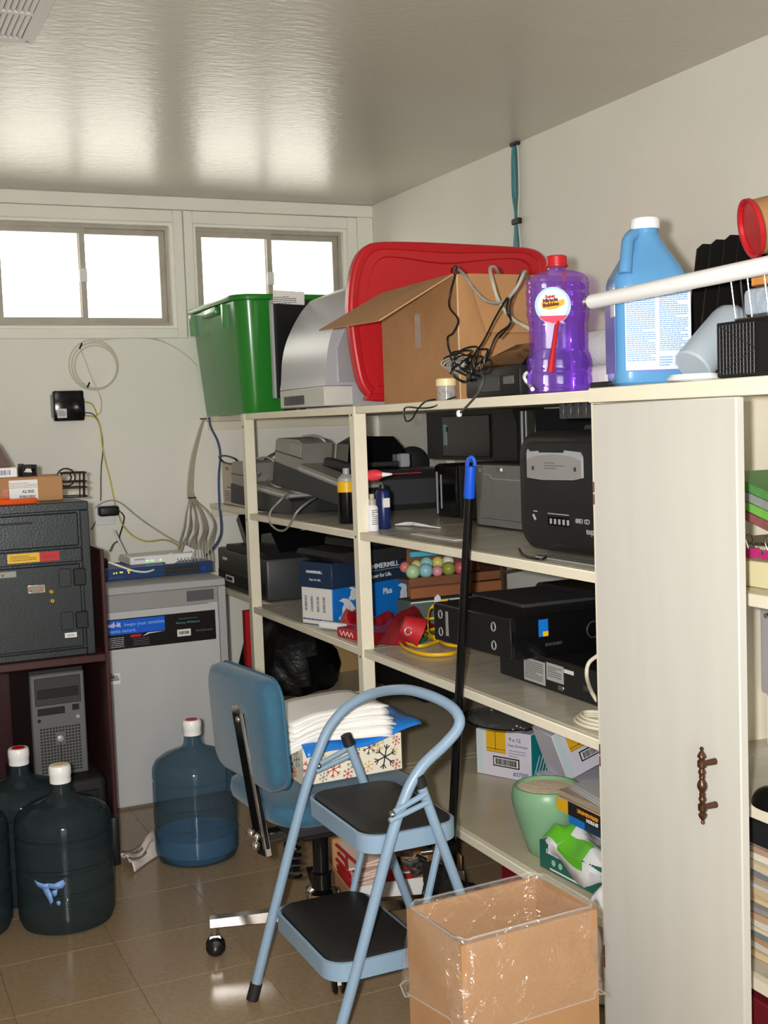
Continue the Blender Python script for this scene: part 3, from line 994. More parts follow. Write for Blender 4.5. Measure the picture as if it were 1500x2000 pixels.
obj('foam_pad', G().box(-.050, .09, -.19, .125, .004, .054, .012, 2), mat('blue_grey_foam', (168, 182, 196), .85, var=.06, bump=.3, bscale=60), t)
single('wooden_box', G().box(1.515, 1.615, 1.40, 1.700, 1.617, 1.660, .002), mat('orange_wood', (206, 140, 70), .5, var=.1, stretch=(1, 8, 1)), 'small tan wooden block lying on the pad in the wire basket', 'block')

o1, o2 = Vector((1.5600, 1.9193, 1.4851)), Vector((1.7000, 1.9387, 1.6000))
ax = (o2 - o1).normalized()
q = ax.to_track_quat('Z', 'Y').to_matrix().to_4x4()
t = thing('plastic_bottle', 'tilted cloudy plastic bottle leaning between blue jug and wire basket', 'bottle', tuple(o1))
CLD = film('cloudy_plastic', (.85, .9, .95, 1), (.52, .60, .67, 1), .72, .25)
obj('body', G().lathe([(.036, 0), (.040, .004), (.0405, .012), (.0405, .135), (.038, .150), (.024, .17), (.018, .172)], 24, M=q), CLD, t)
t = thing('mesh_organizer', 'black wire mesh desk organizer beside the cloudy bottle', 'organizer', (1.56, 1.576, CZ))
MESH = film('black_mesh', (.20, .20, .20, 1), (.010, .010, .011, 1), .72, .4)
g = G()
def fr3(x0, x1, y0, y1, z0, z1, r=.0035):
    for x in (x0, x1):
        g.tube([(x, y0, z0), (x, y1, z0), (x, y1, z1), (x, y0, z1)], r, 6, True)
    for y in (y0, y1):
        for z in (z0, z1):
            g.tube([(x0, y, z), (x1, y, z)], r, 6)
fr3(-.055, .13, -.22, .20, .004, .098)
g.tube([(-.055, .10, .05), (-.055, .20, .097)], .003, 6)
g.tube([(-.055, .10, .05), (-.055, .20, .005)], .003, 6)
obj('frame', g, BLACK, t)
obj('front_mesh', G().box(-.056, -.054, -.22, .20, .004, .098), MESH, t)
obj('back_mesh', G().box(.129, .131, -.22, .20, .004, .098), MESH, t)
obj('side_mesh', G().box(-.055, .13, .199, .201, .004, .098), MESH, t)
obj('tray', G().box(-.05, .125, -.21, .19, .004, .008), BLACK, t)
# strands of the mesh you can pick out at the near end
g = G()
for k in range(11):
    y = .104 + k * .009
    g.tube([(-.0572, y, .006), (-.0572, y, .096)], .0007, 4)
for k in range(11):
    z = .010 + k * .0085
    g.tube([(-.0574, .10, z), (-.0574, .20, z)], .0007, 4)
obj('mesh_strands', g, CHAR, t, kind='stuff')
g = G()
for k in range(3):
    g.tube(smoothpts([(-.02 + .045 * math.cos(.7 * j) * (1 - .06 * k), .055 * math.sin(.7 * j) * (1 - .05 * k), .004 + .0035 * k) for j in range(9)], 3, True), .0022, 6, True)
w_ = thing('cable_coil', 'small coil of white cable lying beside the blue jug', 'cable', (1.555, 1.885, CZ))
obj('cable', g, WHITE, w_)

# ================================================================ second shelf
SZ = 1.0560
# beige carton past the far post
t = thing('carton', 'off-white carton with red mark beyond the far shelf post', 'box', (1.665, 5.13, SZ))
obj('box', G().box(-.05, .12, -.20, .13, 0, .185, .003), mat('beige_carton', (206, 192, 176), .6), t)
obj('red_mark', G().box(-.051, -.049, .03, .075, .155, .168), RED, t)
lines('print', .10, .05, 5, frame('-x', (-.0502, .05, .04)), INKG, t, 3)
obj('print_bar', G().box(-.051, -.049, -.01, .06, .075, .082), INKG, t)
obj('sleeve_strip', G().box(-.0515, -.049, -.19, -.15, .11, .175), mat('lilac_grey_strip', (150, 150, 170), .5), t)
cord('velcro_strap', [(1.6000,5.2158,1.2571), (1.5800,5.1792,1.2721), (1.5700,5.0552,1.2784), (1.5700,4.9264,1.2667), (1.5800,4.9110,1.2469), (1.6000,5.0459,1.2393), (1.6100,5.2037,1.2453)], .004, BLKC, 'black velcro strap loop on the blue cable above the off-white carton', 'strap', k=4, closed=True)
# white box with blue end and brown lid behind the check scanners
t = thing('flat_box', 'white box with blue end strip behind the silver scanners', 'box', (1.95, 5.04, SZ))
obj('box', G().box(-.02, .30, -.14, .14, 0, .155, .003), LABELW, t)
obj('blue_strip', G().box(-.022, .01, -.142, -.13, .0, .156), BLUE, t)
obj('brown_lid', G().box(-.022, .302, -.142, .142, .156, .178, .002), CARD, t)
cord('power_cable', [(1.6494,4.8500,1.2230), (1.6751,4.8200,1.2654), (1.7261,4.8000,1.2914), (1.7644,4.7800,1.2899), (1.7868,4.7500,1.2720), (1.7968,4.7200,1.2398)], .0045, BLKC, 'black cable arching over the white box behind the scanners')
cord('power_cable', [(1.7002,4.8000,1.2215), (1.7285,4.7800,1.2528), (1.7720,4.7600,1.2661), (1.8051,4.7400,1.2541)], .004, BLKC, 'shorter black cable arching beside the silver scanners')

# two silver desktop cheque scanners
SCM = mat('pewter_plastic', (150, 146, 138), 0.38, 0.25, var=.05)
def scanner(loc, rot, label, sc):
    t = thing('check_scanner', label, 'scanner', loc, 0, 'desktop scanners on the second shelf', rot)
    t.scale = (sc, sc, sc)
    obj('base', G().prism([(-.20, 0), (.26, 0), (.26, .05), (.24, .058), (-.20, .075)], 'y', -.062, .072), CHAR, t)
    hd = obj('head_block', G().prism([(-.20, .076), (-.035, .066), (-.035, .165), (-.06, .175), (-.19, .16), (-.20, .15)], 'y', -.058, .066), SCM, t)
    obj('seam', G().box(-.202, -.033, -.0592, -.057, .112, .115), BLACK, hd)
    obj('side_cover', G().box(-.11, -.04, -.061, -.058, .118, .16, .001), GREYP, hd)
    pl = obj('deck', G().prism([(-.03, .072), (.25, .060), (.262, .066), (.262, .078), (.25, .084), (-.03, .097)], 'y', -.072, .064), SCM, t)
    obj('deck_edge', G().tube([(-.03, -.073, .083), (.245, -.073, .071), (.262, -.066, .072), (.264, .060, .072)], .005, 8), SILVER, pl)
    obj('slot', G().box(0, .21, .0, .012, .086, .096), BLACK, pl)
    obj('guide_rail', G().box(-.02, .17, .02, .055, .09, .118, .006), CHAR, pl)
    g = G()
    g.tube(smoothpts([(-.15, .02, .170), (-.10, .03, .182), (-.05, .03, .178), (-.04, .04, .168)], 4), .004, 6)
    obj('handle_bar', g, SILVER, t)
    return t
scanner((1.632, 4.67, SZ + .014), (0, math.radians(4), math.radians(-80)), 'silver grey check scanner nearest the far shelf post', 1.08)
t2 = scanner((1.72, 4.34, SZ + .082), (0, math.radians(10), math.radians(-76)), 'silver grey check scanner raised on a block beside the middle post', 1.12)
single('scanner_block', G().box(1.68, 1.84, 4.40, 4.56, SZ, SZ + .076, .004), BLACKM, 'black block under the raised grey scanner', 'block')
cord('usb_cable', [(1.9361,5.1002,1.1000), (1.6000,4.3832,1.1299), (1.5300,4.3079,1.1041), (1.4970,4.2872,1.0781), (1.4930,4.2865,1.0399), (1.4920,4.2126,1.0178), (1.4920,4.1297,1.0195), (1.4930,4.0595,1.0499), (1.4970,4.0028,1.0932), (1.5500,4.0363,1.1211), (1.6200,4.1381,1.1293)], .0042, mat('grey_usb_cable', (150, 146, 138), .45), 'grey usb cable looping below the second shelf edge')
cord('usb_cable', [(1.4109,4.1810,1.2200), (1.6734,4.8565,1.2000), (1.6002,4.5559,1.1700), (1.6311,4.4947,1.1500), (1.6388,4.3732,1.1400), (1.6911,4.3999,1.1300)], .003, GRYC, 'thin grey cable lying across the silver scanners')

# bottle with yellow cap behind the middle post
bp_ = (1.6200, 3.8343, 1.0854)
t = thing('cleaner_bottle', 'black bottle with yellow label band beside the middle post', 'bottle', (bp_[0], bp_[1], SZ))
obj('body', G().lathe([(.030, 0), (.032, .004), (.032, .105), (.032, .11)], 20), BLACKG, t)
obj('label_band', G().lathe([(.0324, .108), (.0324, .142), (.030, .145)], 20), YELLOW, t)
obj('shoulder', G().lathe([(.030, .145), (.030, .155), (.018, .168), (.012, .170), (.012, .19)], 20), mat('pale_grey_bottle', (170, 172, 170), .35), t)

# black all-in-one printer with its lid up, behind
t = thing('inkjet_printer', 'black inkjet printer with raised lid behind the middle post', 'printer', (2.10, 4.40, SZ), math.radians(-6))
obj('body', G().prism([(-.21, 0), (.21, 0), (.22, .03), (.22, .115), (.18, .15), (-.21, .16)], 'y', -.17, .19), BLACK, t)
obj('front_panel', G().box(-.19, .20, -.178, -.168, .02, .12, .003), CHAR, t)
ld = obj('lid', G().prism([(-.22, .16), (.05, .16), (.02, .24), (-.02, .285), (-.15, .29), (-.21, .26)], 'y', .02, .19), BLACKG, t)
obj('hinge', G().tube([(-.20, .0, .175), (.04, .0, .175)], .010, 8), CHAR, ld)
obj('bracket', G().box(-.01, .03, -.03, .02, .16, .215, .004), SILVER, t)
obj('power_knob', G().lathe([(.012, 0), (.010, .012)], 12, M=frame('-y', (-.16, -.178, .09))), CHAR, t)

# spray bottle, navy bottle, red air blower
bp_ = (1.5580, 3.4857, 1.0840)
t = thing('spray_bottle', 'small white spray bottle right beside the middle post', 'bottle', (bp_[0], bp_[1], SZ))
obj('body', G().lathe([(.0175, 0), (.0185, .003), (.0185, .075), (.015, .080), (.012, .083)], 20), WHITE, t)
obj('neck', G().lathe([(.0125, .083), (.0125, .100), (.008, .104), (.008, .118)], 16), mat('clear_grey_cap', (176, 170, 150), .25), t)
lines('label_print', .022, .05, 8, frame('-y', (0, -.0187, .045)), INKG, t, 2, .0004)
bp_ = (1.6100, 3.5361, 1.0907)
t = thing('navy_bottle', 'navy blue plastic bottle behind the white spray bottle', 'bottle', (bp_[0] + .01, bp_[1], SZ))
obj('body', G().lathe([(.022, 0), (.024, .004), (.024, .115), (.02, .125), (.011, .13)], 20), mat('navy_plastic', (28, 40, 88), .3), t)
obj('cap', G().lathe([(.012, .13), (.012, .142)], 14), BLACK, t)
obj('label', G().box(-.010, .012, -.0246, -.0236, .07, .10), LABELW, t)
bp_ = Vector((1.5700, 3.4833, 1.2331))
t = thing('air_blower', 'red rubber bulb blower with a long straw lying on the bottles', 'blower', tuple(bp_))
ax = Vector((.60, -.80, .04)).normalized()
q = ax.to_track_quat('Z', 'Y').to_matrix().to_4x4()
obj('bulb', G().lathe([(.004, -.034), (.010, -.032), (.017, -.020), (.0185, -.006), (.017, .010), (.010, .026), (.007, .031)], 16, M=q), mat('pink_red_rubber', (220, 60, 74), .45, var=.1, vscale=60), t)
obj('nozzle', G().lathe([(.008, .030), (.006, .042), (.003, .062)], 12, M=q), WHITE, t)
obj('straw', G().tube([ax * .06, ax * .165], .0014, 6), RED, t)
g = G()
for k in range(4):
    g.tube(smoothpts([(0, 0, .004), (.03, -.04 - .01 * k, .012 - .002 * k), (.05 - .01 * k, -.10, .008), (.06, -.15 - .02 * k, .003)], 4), .002, 5)
g.shift((1.69, 3.60, SZ))
single('wire_ends', g, WHITE, 'loose white wire ends lying on the second shelf', 'wire')
single('paper_strip', G().box(1.60, 1.632, 3.02, 3.30, SZ, SZ + .002, M=Matrix.Translation((0, 0, 0))), WHITEP, 'white paper strip lying on the second shelf edge', 'paper')

# round black stand
t = thing('speaker', 'round black speaker on a stem behind the broom handle', 'speaker', (2.34, 4.80, SZ), math.radians(-10))
obj('disc', G().lathe([(.07, 0), (.078, .01), (.078, .02), (.05, .04)], 28, M=Matrix.Translation((0, -.01, .155)) @ Matrix.Rotation(math.radians(90), 4, 'X')), BLACKM, t)
obj('stem', G().tube([(0, .01, .01), (0, .01, .15)], .014, 10), BLACK, t)
obj('foot', G().lathe([(.085, 0), (.085, .008), (.03, .016)], 28), BLACK, t)

# black computer and silver computer
def vents(t, x, y0, y1, z0, z1, n, m):
    g = G()
    for k in range(n):
        z = z0 + (z1 - z0) * (k + .5) / n
        g.box(x - .0012, x, y0, y1, z - .0012, z + .0012)
    return obj('vent_slots', g, m, t)
t = thing('desktop_computer', 'black tower computer standing behind the broom handle', 'computer', (1.985, 3.70, SZ))
obj('case', G().box(0, .40, -.18, .16, 0, .188, .004), BLACK, t)
obj('front_bezel', G().box(-.012, 0, .0, .155, .006, .184, .004), BLACKG, t)
obj('chrome_strip', G().box(-.0145, -.011, .135, .142, .01, .16), SILVER, t)
obj('chrome_strip', G().box(-.0145, -.011, .105, .109, .03, .15), SILVER, t)
obj('power_button', G().lathe([(.008, 0), (.007, .004)], 12, M=frame('-x', (-.001, -.145, .11))), SILVER, t)
t = thing('server_case', 'grey metal computer case between the broom and the black shredder', 'computer', (1.885, 3.20, SZ))
obj('case', G().box(0, .40, -.24, .20, 0, .205, .003), BLACK, t)
sp = obj('side_panel', G().box(-.004, 0, -.235, .188, .006, .198, .001), SILVERM, t)
obj('panel_crease', G().tube([(-.0045, .18, .168), (-.0045, .10, .168), (-.0045, .085, .155), (-.0045, -.20, .152)], .0015, 6), SILVER, sp)
obj('latch', G().box(-.009, -.003, .025, .05, .178, .19, .001), STEEL, sp)
obj('latch', G().box(-.009, -.003, .155, .16, .172, .19, .001), STEEL, sp)
obj('emboss_line', G().box(-.0052, -.003, -.2, .15, .028, .0295), CHAR, sp)

# black television laid across both computers
t = thing('television', 'black television lying on top of the computers under the top board', 'television', (1.955, 3.55, SZ + .2065))
obj('back_shell', G().prism([(-.30, 0), (.32, 0), (.32, .165), (-.27, .165), (-.30, .12)], 'x', 0, .12), BLACK, t)
obj('rear_bulge', G().box(-.006, .0, -.14, .19, .01, .15, .003), BLACKG, t)
stk = obj('sticker', G().box(-.0085, -.0055, .155, .178, .05, .12), mat('grey_green_sticker', (128, 140, 136), .4), t)
obj('sticker_band', G().box(-.009, -.006, .155, .178, .095, .112), mat('teal_sticker', (90, 140, 150), .4), stk)
t = thing('slim_monitor', 'upright black slim monitor with chrome edge left of the black shredder', 'monitor', (1.93, 3.15, SZ + .2065))
obj('panel', G().box(0, .30, -.045, .045, 0, .160, .004), BLACK, t)
obj('chrome_edge', G().box(-.003, 0, .022, .028, .005, .155), SILVER, t)
obj('chrome_edge', G().box(-.003, 0, .0, .003, .005, .155), SILVER, t)

# black paper shredder lying upside down
t = thing('paper_shredder', 'black paper shredder set upside down on the second shelf', 'shredder', (1.625, 2.49, SZ))
def sr(w, h, r, x):
    return [(x, p[0], p[1] + .155) for p in rrect(w, h, r, 6)]
obj('shell', G().loft([sr(.40, .27, .05, .0), sr(.425, .295, .06, .012), sr(.43, .302, .06, .03), sr(.43, .302, .06, .26), sr(.40, .28, .06, .28)]), BLACK, t, ang=50)
obj('face', G().loft([sr(.345, .24, .04, -.006), sr(.375, .262, .045, .004), sr(.385, .268, .045, .012)]), BLACKM, t, ang=50)
pn = obj('control_panel', G().prism([(.150, .190), (.150, .252), (.146, .262), (.138, .256), (.100, .258), (.098, .254), (-.02, .254), (-.022, .260), (-.088, .256), (-.098, .245), (-.098, .195), (-.06, .189), (.08, .186)], 'x', -.010, -.004), SILVER, t)
obj('panel_insert', G().prism([(.148, .192), (.148, .236), (.10, .246), (.03, .250), (-.05, .246), (-.095, .234), (-.095, .197), (-.06, .191), (.08, .188)], 'x', -.0115, -.009), GREYP, pn)
for y in (.118, -.07):
    obj('panel_button', G().box(-.0125, -.011, y - .005, y + .005, .21, .22, .0005), CHAR, pn)
lines('panel_print', .09, .02, 3, frame('-x', (-.0116, .02, .222)), INKG, pn, 4, .0005)
PG = mat('pale_grey_print', (170, 170, 170), .4)
for k in range(7):
    obj('vent_mark', G().box(.0035, .006, .085 - k * .020, .097 - k * .020, .279, .291, .001), CHAR, t)
M = frame('-x', (-.0068, -.115, .087), math.pi)
lettering('CD 1500', .016, frame('-x', (-.0068, -.120, .097), math.pi), PG, t, bold=.0004)
lettering('ativa', .022, frame('-x', (-.0068, -.145, .072), math.pi), PG, t, bold=.0004)
ib = obj('icon_strip', G().box(-.0075, -.005, -.035, .062, .074, .096, .0005), BLACKG, t)
for k in range(5):
    obj('icon', G().box(-.0086, -.007, .047 - k * .019 - .004, .047 - k * .019 + .004, .078, .091), PG, ib)
lines('icon_caption', .095, .006, 1, frame('-x', (-.0068, .014, .103)), PG, t, 9, .0005)
obj('slider', G().tube([(-.008, .128, .096), (-.008, .118, .084)], .003, 6), SILVER, t)
obj('slider_caption', G().box(-.0075, -.006, .112, .128, .104, .107), PG, t)
cord('power_cable', [(1.6107,2.6814,1.0600), (1.5456,2.5542,1.0600), (1.5281,2.4831,1.0600), (1.5334,2.4502,1.0600), (1.5634,2.4794,1.0600), (1.5660,2.5206,1.0600)], .003, BLKC, 'black cord coiled at the foot of the black shredder')
single('clear_sheet', G().box(1.56, 1.61, 2.22, 2.52, SZ, SZ + .004), mat('clear_grey_sheet', (150, 150, 144), .15), 'grey plastic strip lying in front of the black shredder', 'strip')
# black finned power supply hung under the top board, grey slab behind it
t = thing('power_supply', 'black finned power supply fixed beneath the top board', 'power supply', (1.60, 2.30, 1.392))
for k in range(7):
    obj('fin', G().box(-.035, .05, -.095 + k * .031, -.078 + k * .031, 0, .036, .002), CHAR, t)
obj('back_plate', G().box(-.03, .06, -.10, .115, .030, .0385, .001), BLACK, t)
single('grey_slab', G().box(1.95, 2.35, 2.30, 2.88, SZ, SZ + .318, .01, 2), mat('dark_grey_slab', (78, 78, 80), .5), 'dark grey machine case standing behind the black shredder', 'machine')

# ================================================================ third shelf
RZ = .6810
# black printer in the far bay
t = thing('office_printer', 'black office printer on the third shelf behind the far post', 'printer', (1.80, 4.92, RZ))
obj('body', G().box(-.20, .22, -.26, .42, 0, .175, .012, 2), CHAR, t)
obj('scanner_bed', G().prism([(-.25, .176), (.29, .176), (.27, .20), (-.05, .215), (-.24, .20)], 'x', -.20, .21), BLACK, t)
obj('paper_support', G().prism([(-.02, 0), (.02, 0), (.07, .14), (.03, .15), (-.01, .05)], 'x', -.16, .10, M=Matrix.Translation((0, .12, .205)) @ Matrix.Rotation(-.4, 4, 'X')), BLACKG, t)
obj('output_tray', G().prism([(-.26, .20), (-.02, .20), (-.04, .26), (-.16, .275)], 'x', -.14, .16), BLACKG, t)
obj('tray_front', G().box(-.206, -.20, -.24, .40, .02, .08, .003), BLACK, t)
obj('badge', G().box(-.2025, -.1995, .28, .335, .125, .137), LABELW, t)
st_ = obj('barcode_sticker', G().box(-.2085, -.2055, .17, .28, .035, .062), LABELW, t)
bars('barcode', .085, .014, frame('-x', (-.2086, .225, .049)), INK, st_, 26, 2)

# paper carton
t = thing('paper_carton', 'blue and navy copy paper carton with white fish on the third shelf', 'box', (1.595, 3.94, RZ), math.radians(21))
PW, PD, PH = .46, .165, .222
obj('carton', G().box(0, PW, 0, PD, 0, PH, .002), BLUEPRINT, t)
lidm = obj('lid', G().box(-.005, PW + .005, -.005, PD + .005, PH * .60, PH + .004, .002), NAVY, t)
obj('white_end', G().box(-.0020, 0, .004, PD - .004, .002, PH * .60), LABELW, t)
PW_ = mat('white_print', (226, 230, 234), .5)
lettering('HAMMERMILL', .026, frame('-y', (.150, -.0054, PH * .83)), PW_, lidm, bold=.0006, wide=1.2)
lettering('Paper for Life.', .020, frame('-y', (.185, -.0054, PH * .68)), PW_, lidm, bold=.0004)
obj('rule', G().box(.15, .36, -.0058, -.0045, PH * .795, PH * .80), PW_, lidm)
obj('seal', G().lathe([(.022, 0), (.022, .0008)], 24, M=frame('-y', (.412, -.005, PH * .83))), PW_, lidm)
obj('seal_band', G().box(.386, .438, -.0064, -.0052, PH * .795, PH * .825), NAVY, lidm)
lettering('HAMMERMILL', .014, frame('-x', (-.0054, .130, PH * .84)), PW_, lidm, bold=.0003)
lettering('Paper for Life.', .011, frame('-x', (-.0054, .115, PH * .72)), PW_, lidm)
for k in range(4):
    bars('barcode', .055, .012, frame('-x', (-.0022, .140 - k * .032, .075), math.radians(90)), INKG, t, 16, k + 3)
lines('end_print', .15, .012, 1, frame('-x', (-.0022, .083, .018)), mat('violet_ink', (90, 90, 150), .5), t, 5)
lettering('Plus', .030, frame('-y', (.255, -.0006, .085)), PW_, t, bold=.0008)
FISH = [(-.036, .034), (-.020, .040), (-.002, .036), (.014, .024), (.026, .006), (.034, -.008), (.020, -.020), (.004, -.030), (-.004, -.036), (-.008, -.028), (-.014, -.034), (-.018, -.026), (-.018, -.024), (-.032, -.034), (-.036, -.022), (-.040, -.014), (-.030, -.010), (-.024, -.002), (-.024, .012), (-.016, .024), (-.024, .030)]
def fish(cx, cz, s):
    f = obj('fish_print', G().prism([(p[0] * s, p[1] * s) for p in FISH], 'z', 0, .0006, M=frame('-y', (cx, -.0003, cz))), PW_, t)
    for dx in (-.008, .004, .016):
        obj('fish_stripe', G().tube([(cx + dx * s, -.0011, cz + .022 * s - abs(dx) * s), (cx + (dx + .004) * s, -.0011, cz), (cx + (dx - .002) * s, -.0011, cz - .022 * s)], .0007, 4), INKG, f)
fish(.375, .068, 1.15)
fish(.075, .046, 1.25)
fish(.105, .105, .68)
fish(.40, .012, .3)

# black printer cover lying on the carton
t = thing('printer_cover', 'flat black printer cover lying on the paper carton', 'cover', (1.80, 4.02, RZ + PH + .0048), math.radians(8))
obj('tray', G().prism([(-.25, .028), (-.21, .004), (.20, 0), (.36, .02), (.36, .045), (.22, .05), (-.24, .045)], 'y', -.16, .14), BLACKM, t)
obj('lid', G().prism([(-.13, .051), (.18, .051), (.16, .085), (.08, .105), (-.08, .105), (-.125, .075)], 'y', -.10, .14), BLACK, t)

# wooden display with pastel eggs
DB = mat('brown_wood', (128, 82, 56), .55, var=.15, vscale=8, stretch=(1, 6, 6))
t = thing('egg_display', 'brown wooden two tier stand holding pastel eggs', 'display stand', (2.02, 3.76, RZ))
obj('back_board', G().box(-.165, .14, .10, .115, 0, .31, .002), DB, t)
obj('side_board', G().box(.125, .14, -.06, .10, 0, .31, .002), mat('dark_brown_wood', (74, 48, 34), .6), t)
up = obj('upper_tray', G().box(-.235, .124, -.05, .050, .165, .172, .001), DB, t)
obj('tray_front', G().box(-.235, .124, -.058, -.0505, .150, .180, .001), DB, up)
obj('tray_front', G().box(-.235, .124, -.064, -.058, .110, .145, .001), mat('tan_wood', (150, 94, 58), .55, var=.1), t)
obj('lower_box', G().box(-.235, .124, -.06, .05, 0, .10, .002), mat('grey_green_board', (92, 104, 98), .6), t)
obj('white_edge', G().box(-.235, .124, -.064, -.0602, .094, .098), LABELW, t)
obj('blue_strip', G().box(-.225, .03, -.054, -.040, .252, .270, .002), mat('turquoise_foam', (70, 176, 200), .6), t)
obj('top_ledge', G().box(-.20, .0, .0, .060, .275, .282, .001), DB, t)
g = G()
rd = random.Random(3)
for k in range(26):
    x = -.19 + rd.random() * .18
    g.tube([(x, -.01, .283), (x + rd.uniform(-.012, .012), rd.uniform(-.02, .01), .283 + rd.uniform(.006, .016))], .0016, 4)
obj('paper_grass', g, mat('lime_grass', (130, 210, 60), .6), t, kind='stuff')
obj('white_clip', G().prism([(-.148, .085), (-.125, .085), (-.122, .105), (-.132, .118), (-.146, .108)], 'y', -.068, -.065), WHITE, t)
obj('wire_strip', G().tube([(.14, -.02, .165), (.20, -.03, .170), (.24, -.03, .172)], .005, 6), mat('rusty_metal', (90, 66, 56), .7), t)
EC = {'green': (176, 206, 158), 'blue': (146, 196, 204), 'pink': (222, 150, 160), 'olive': (150, 156, 66), 'rose': (206, 92, 104), 'yellow': (214, 206, 130), 'white': (226, 222, 214), 'aqua': (150, 206, 196), 'coral': (214, 120, 110), 'lemon': (220, 204, 110)}
eggs = [(-.206, -.026, 0, .026, 'green', 'pale green egg at the left end of the egg stand'), (-.156, -.026, 0, .026, 'blue', 'pale blue egg second in the front row of the egg stand'),
        (-.111, -.026, 0, .020, 'pink', 'small pink egg between the blue and olive eggs'), (-.066, -.026, 0, .025, 'olive', 'olive green egg in the front row of the stand'),
        (-.018, -.024, 0, .024, 'rose', 'rose red egg at the right end of the egg stand'), (-.168, .022, .020, .020, 'yellow', 'yellow egg in the back row behind the pale green one'),
        (-.128, .022, .020, .024, 'aqua', 'aqua egg in the back row under the blue strip'), (-.084, .022, .022, .022, 'lemon', 'lemon yellow egg in the back row above the pink one'),
        (-.042, .022, .024, .022, 'white', 'white egg in the back row above the olive one'), (-.212, .022, .018, .020, 'coral', 'coral egg at the far left of the back row')]
for x, y, z, r_, c_, lb in eggs:
    single('egg', G().sphere((2.02 + x, 3.76 + y, RZ + .1727 + z + r_), r_, 14, 1, 1, 1.0), mat('egg_' + c_, EC[c_], .35), lb, 'egg', 'pastel eggs on the wooden stand')

# red gift bags and wrapping in front
def crumple(name, pts, hgt, m, seed, nu=14, nv=10, amp=.014):
    """sagging closed bag: a quilted pillow over four floor corners"""
    rd = random.Random(seed)
    ph = [rd.uniform(0, 6.28) for _ in range(6)]
    A, B, C, D = [Vector(p) for p in pts]
    def top(u, v):
        p = (A * (1 - u) + B * u) * (1 - v) + (D * (1 - u) + C * u) * v
        e = min(1, 5 * u, 5 * (1 - u)) * min(1, 5 * v, 5 * (1 - v))
        z = hgt * e ** .5 * (0.72 + .28 * math.sin(ph[0] + 5 * u + 3 * v)) + amp * e * (math.sin(ph[1] + 11 * u) * math.sin(ph[2] + 9 * v) + .6 * math.sin(ph[3] + 17 * u - 13 * v))
        return p + Vector((0, 0, max(.0015, z)))
    g = G()
    g.grid(top, nu, nv)
    g.grid(lambda u, v: (A * (1 - u) + B * u) * (1 - v) + (D * (1 - u) + C * u) * v, 1, 1)
    bmesh.ops.remove_doubles(g.bm, verts=g.bm.verts, dist=.0002)
    return g
single('gift_bag', crumple('bag', [(1.5793,3.9020,0.6812), (1.5665,3.5120,0.6812), (1.8585,3.8660,0.6812), (1.7380,4.0970,0.6812)], .055, REDD, 2), mat('red_gift_foil', (176, 20, 34), .25, var=.15, vscale=20), 'crumpled red foil gift bag lying before the paper carton', 'bag')
single('red_cloth', crumple('cloth', [(1.5814,3.5447,0.6812), (1.6549,3.4488,0.6812), (1.9626,3.7880,0.6812), (1.9082,3.9680,0.6812)], .075, REDD, 5), REDD, 'heap of dark red cloth beside the yellow cord', 'cloth')
bl = (1.6082, 3.3251, 0.7600)
t = thing('gift_bell', 'red cone shaped decoration lying on the red cloth', 'decoration', (bl[0], bl[1], bl[2]))
obj('cone', G().lathe([(.022, -.035), (.030, -.034), (.040, .005), (.046, .03), (.044, .031)], 16, M=Matrix.Rotation(math.radians(115), 4, Vector((.4, .9, 0)))), mat('red_felt', (186, 28, 38), .6), t)
obj('ring', G().tube([(-.03 + .012 * math.cos(a * .7), -.03, .0 + .012 * math.sin(a * .7)) for a in range(9)], .0022, 6, True), SILVER, t)
for k, (px, c_, lb) in enumerate(((0, WHITE, 'white and green roll of wrapping paper before the paper carton'), (1, mat('green_wrap', (60, 130, 70), .5), 'green printed roll of wrapping paper beside the white one'))):
    g = G().tube([(1.545 + .028 * k, 3.93 - .03 * k, RZ + .015), (1.60 + .028 * k, 3.80 - .03 * k, RZ + .015)], .014, 12)
    single('wrap_roll', g, c_, lb, 'wrapping paper')
t = thing('gift_box', 'small red box with white handwriting under the gift bag', 'box', (1.566, 3.70, RZ), 0.15)
obj('box', G().box(-.02, .04, -.07, .07, 0, .030, .002), RED, t)
g = G()
g.tube(smoothpts([(-.0206, .05 - .012 * k, .014 + .008 * (-1) ** k) for k in range(8)], 3), .0012, 4)
obj('script_print', g, WHITE, t)

# flat yellow cord in loops, green tape, bright toy bricks
def ribbon(pts, w, m, parent, name='loop'):
    P = smoothpts(pts, 6)
    g = G()
    up = Vector((0, 0, w))
    g.grid(lambda u, v: P[min(len(P) - 1, int(round(u * (len(P) - 1))))] + up * (v - .5), len(P) - 1, 1)
    return solidify(obj(name, g, m, parent), .003)
t = thing('yellow_strap', 'flat yellow strap lying in loops on the third shelf', 'strap', (1.68, 3.42, RZ))
def L_(pts):
    return rel(pts, t)
ribbon(L_([(1.7955,3.3469,0.6880), (1.7795,3.4459,0.6880), (1.6660,3.3970,0.6880), (1.6590,3.5329,0.6880), (1.6928,3.6237,0.6880), (1.7446,3.6318,0.6900), (1.7601,3.5473,0.6920), (1.7500,3.4538,0.6900)]), .010, YELLOW, t)
ribbon(L_([(1.6722,3.5803,0.6880), (1.6145,3.4022,0.6880), (1.6190,3.2675,0.6880), (1.6871,3.2292,0.6880), (1.7480,3.2762,0.6880)]), .011, YELLOW, t)
ribbon(L_([(1.7673,3.3117,0.6900), (1.7390,3.3614,0.6920), (1.7587,3.4703,0.6950), (1.7222,3.4407,0.7200), (1.7025,3.4064,0.7600), (1.7406,3.4647,0.7900), (1.7613,3.4492,0.8100), (1.7880,3.4282,0.8200)]), .010, YELLOW, t)
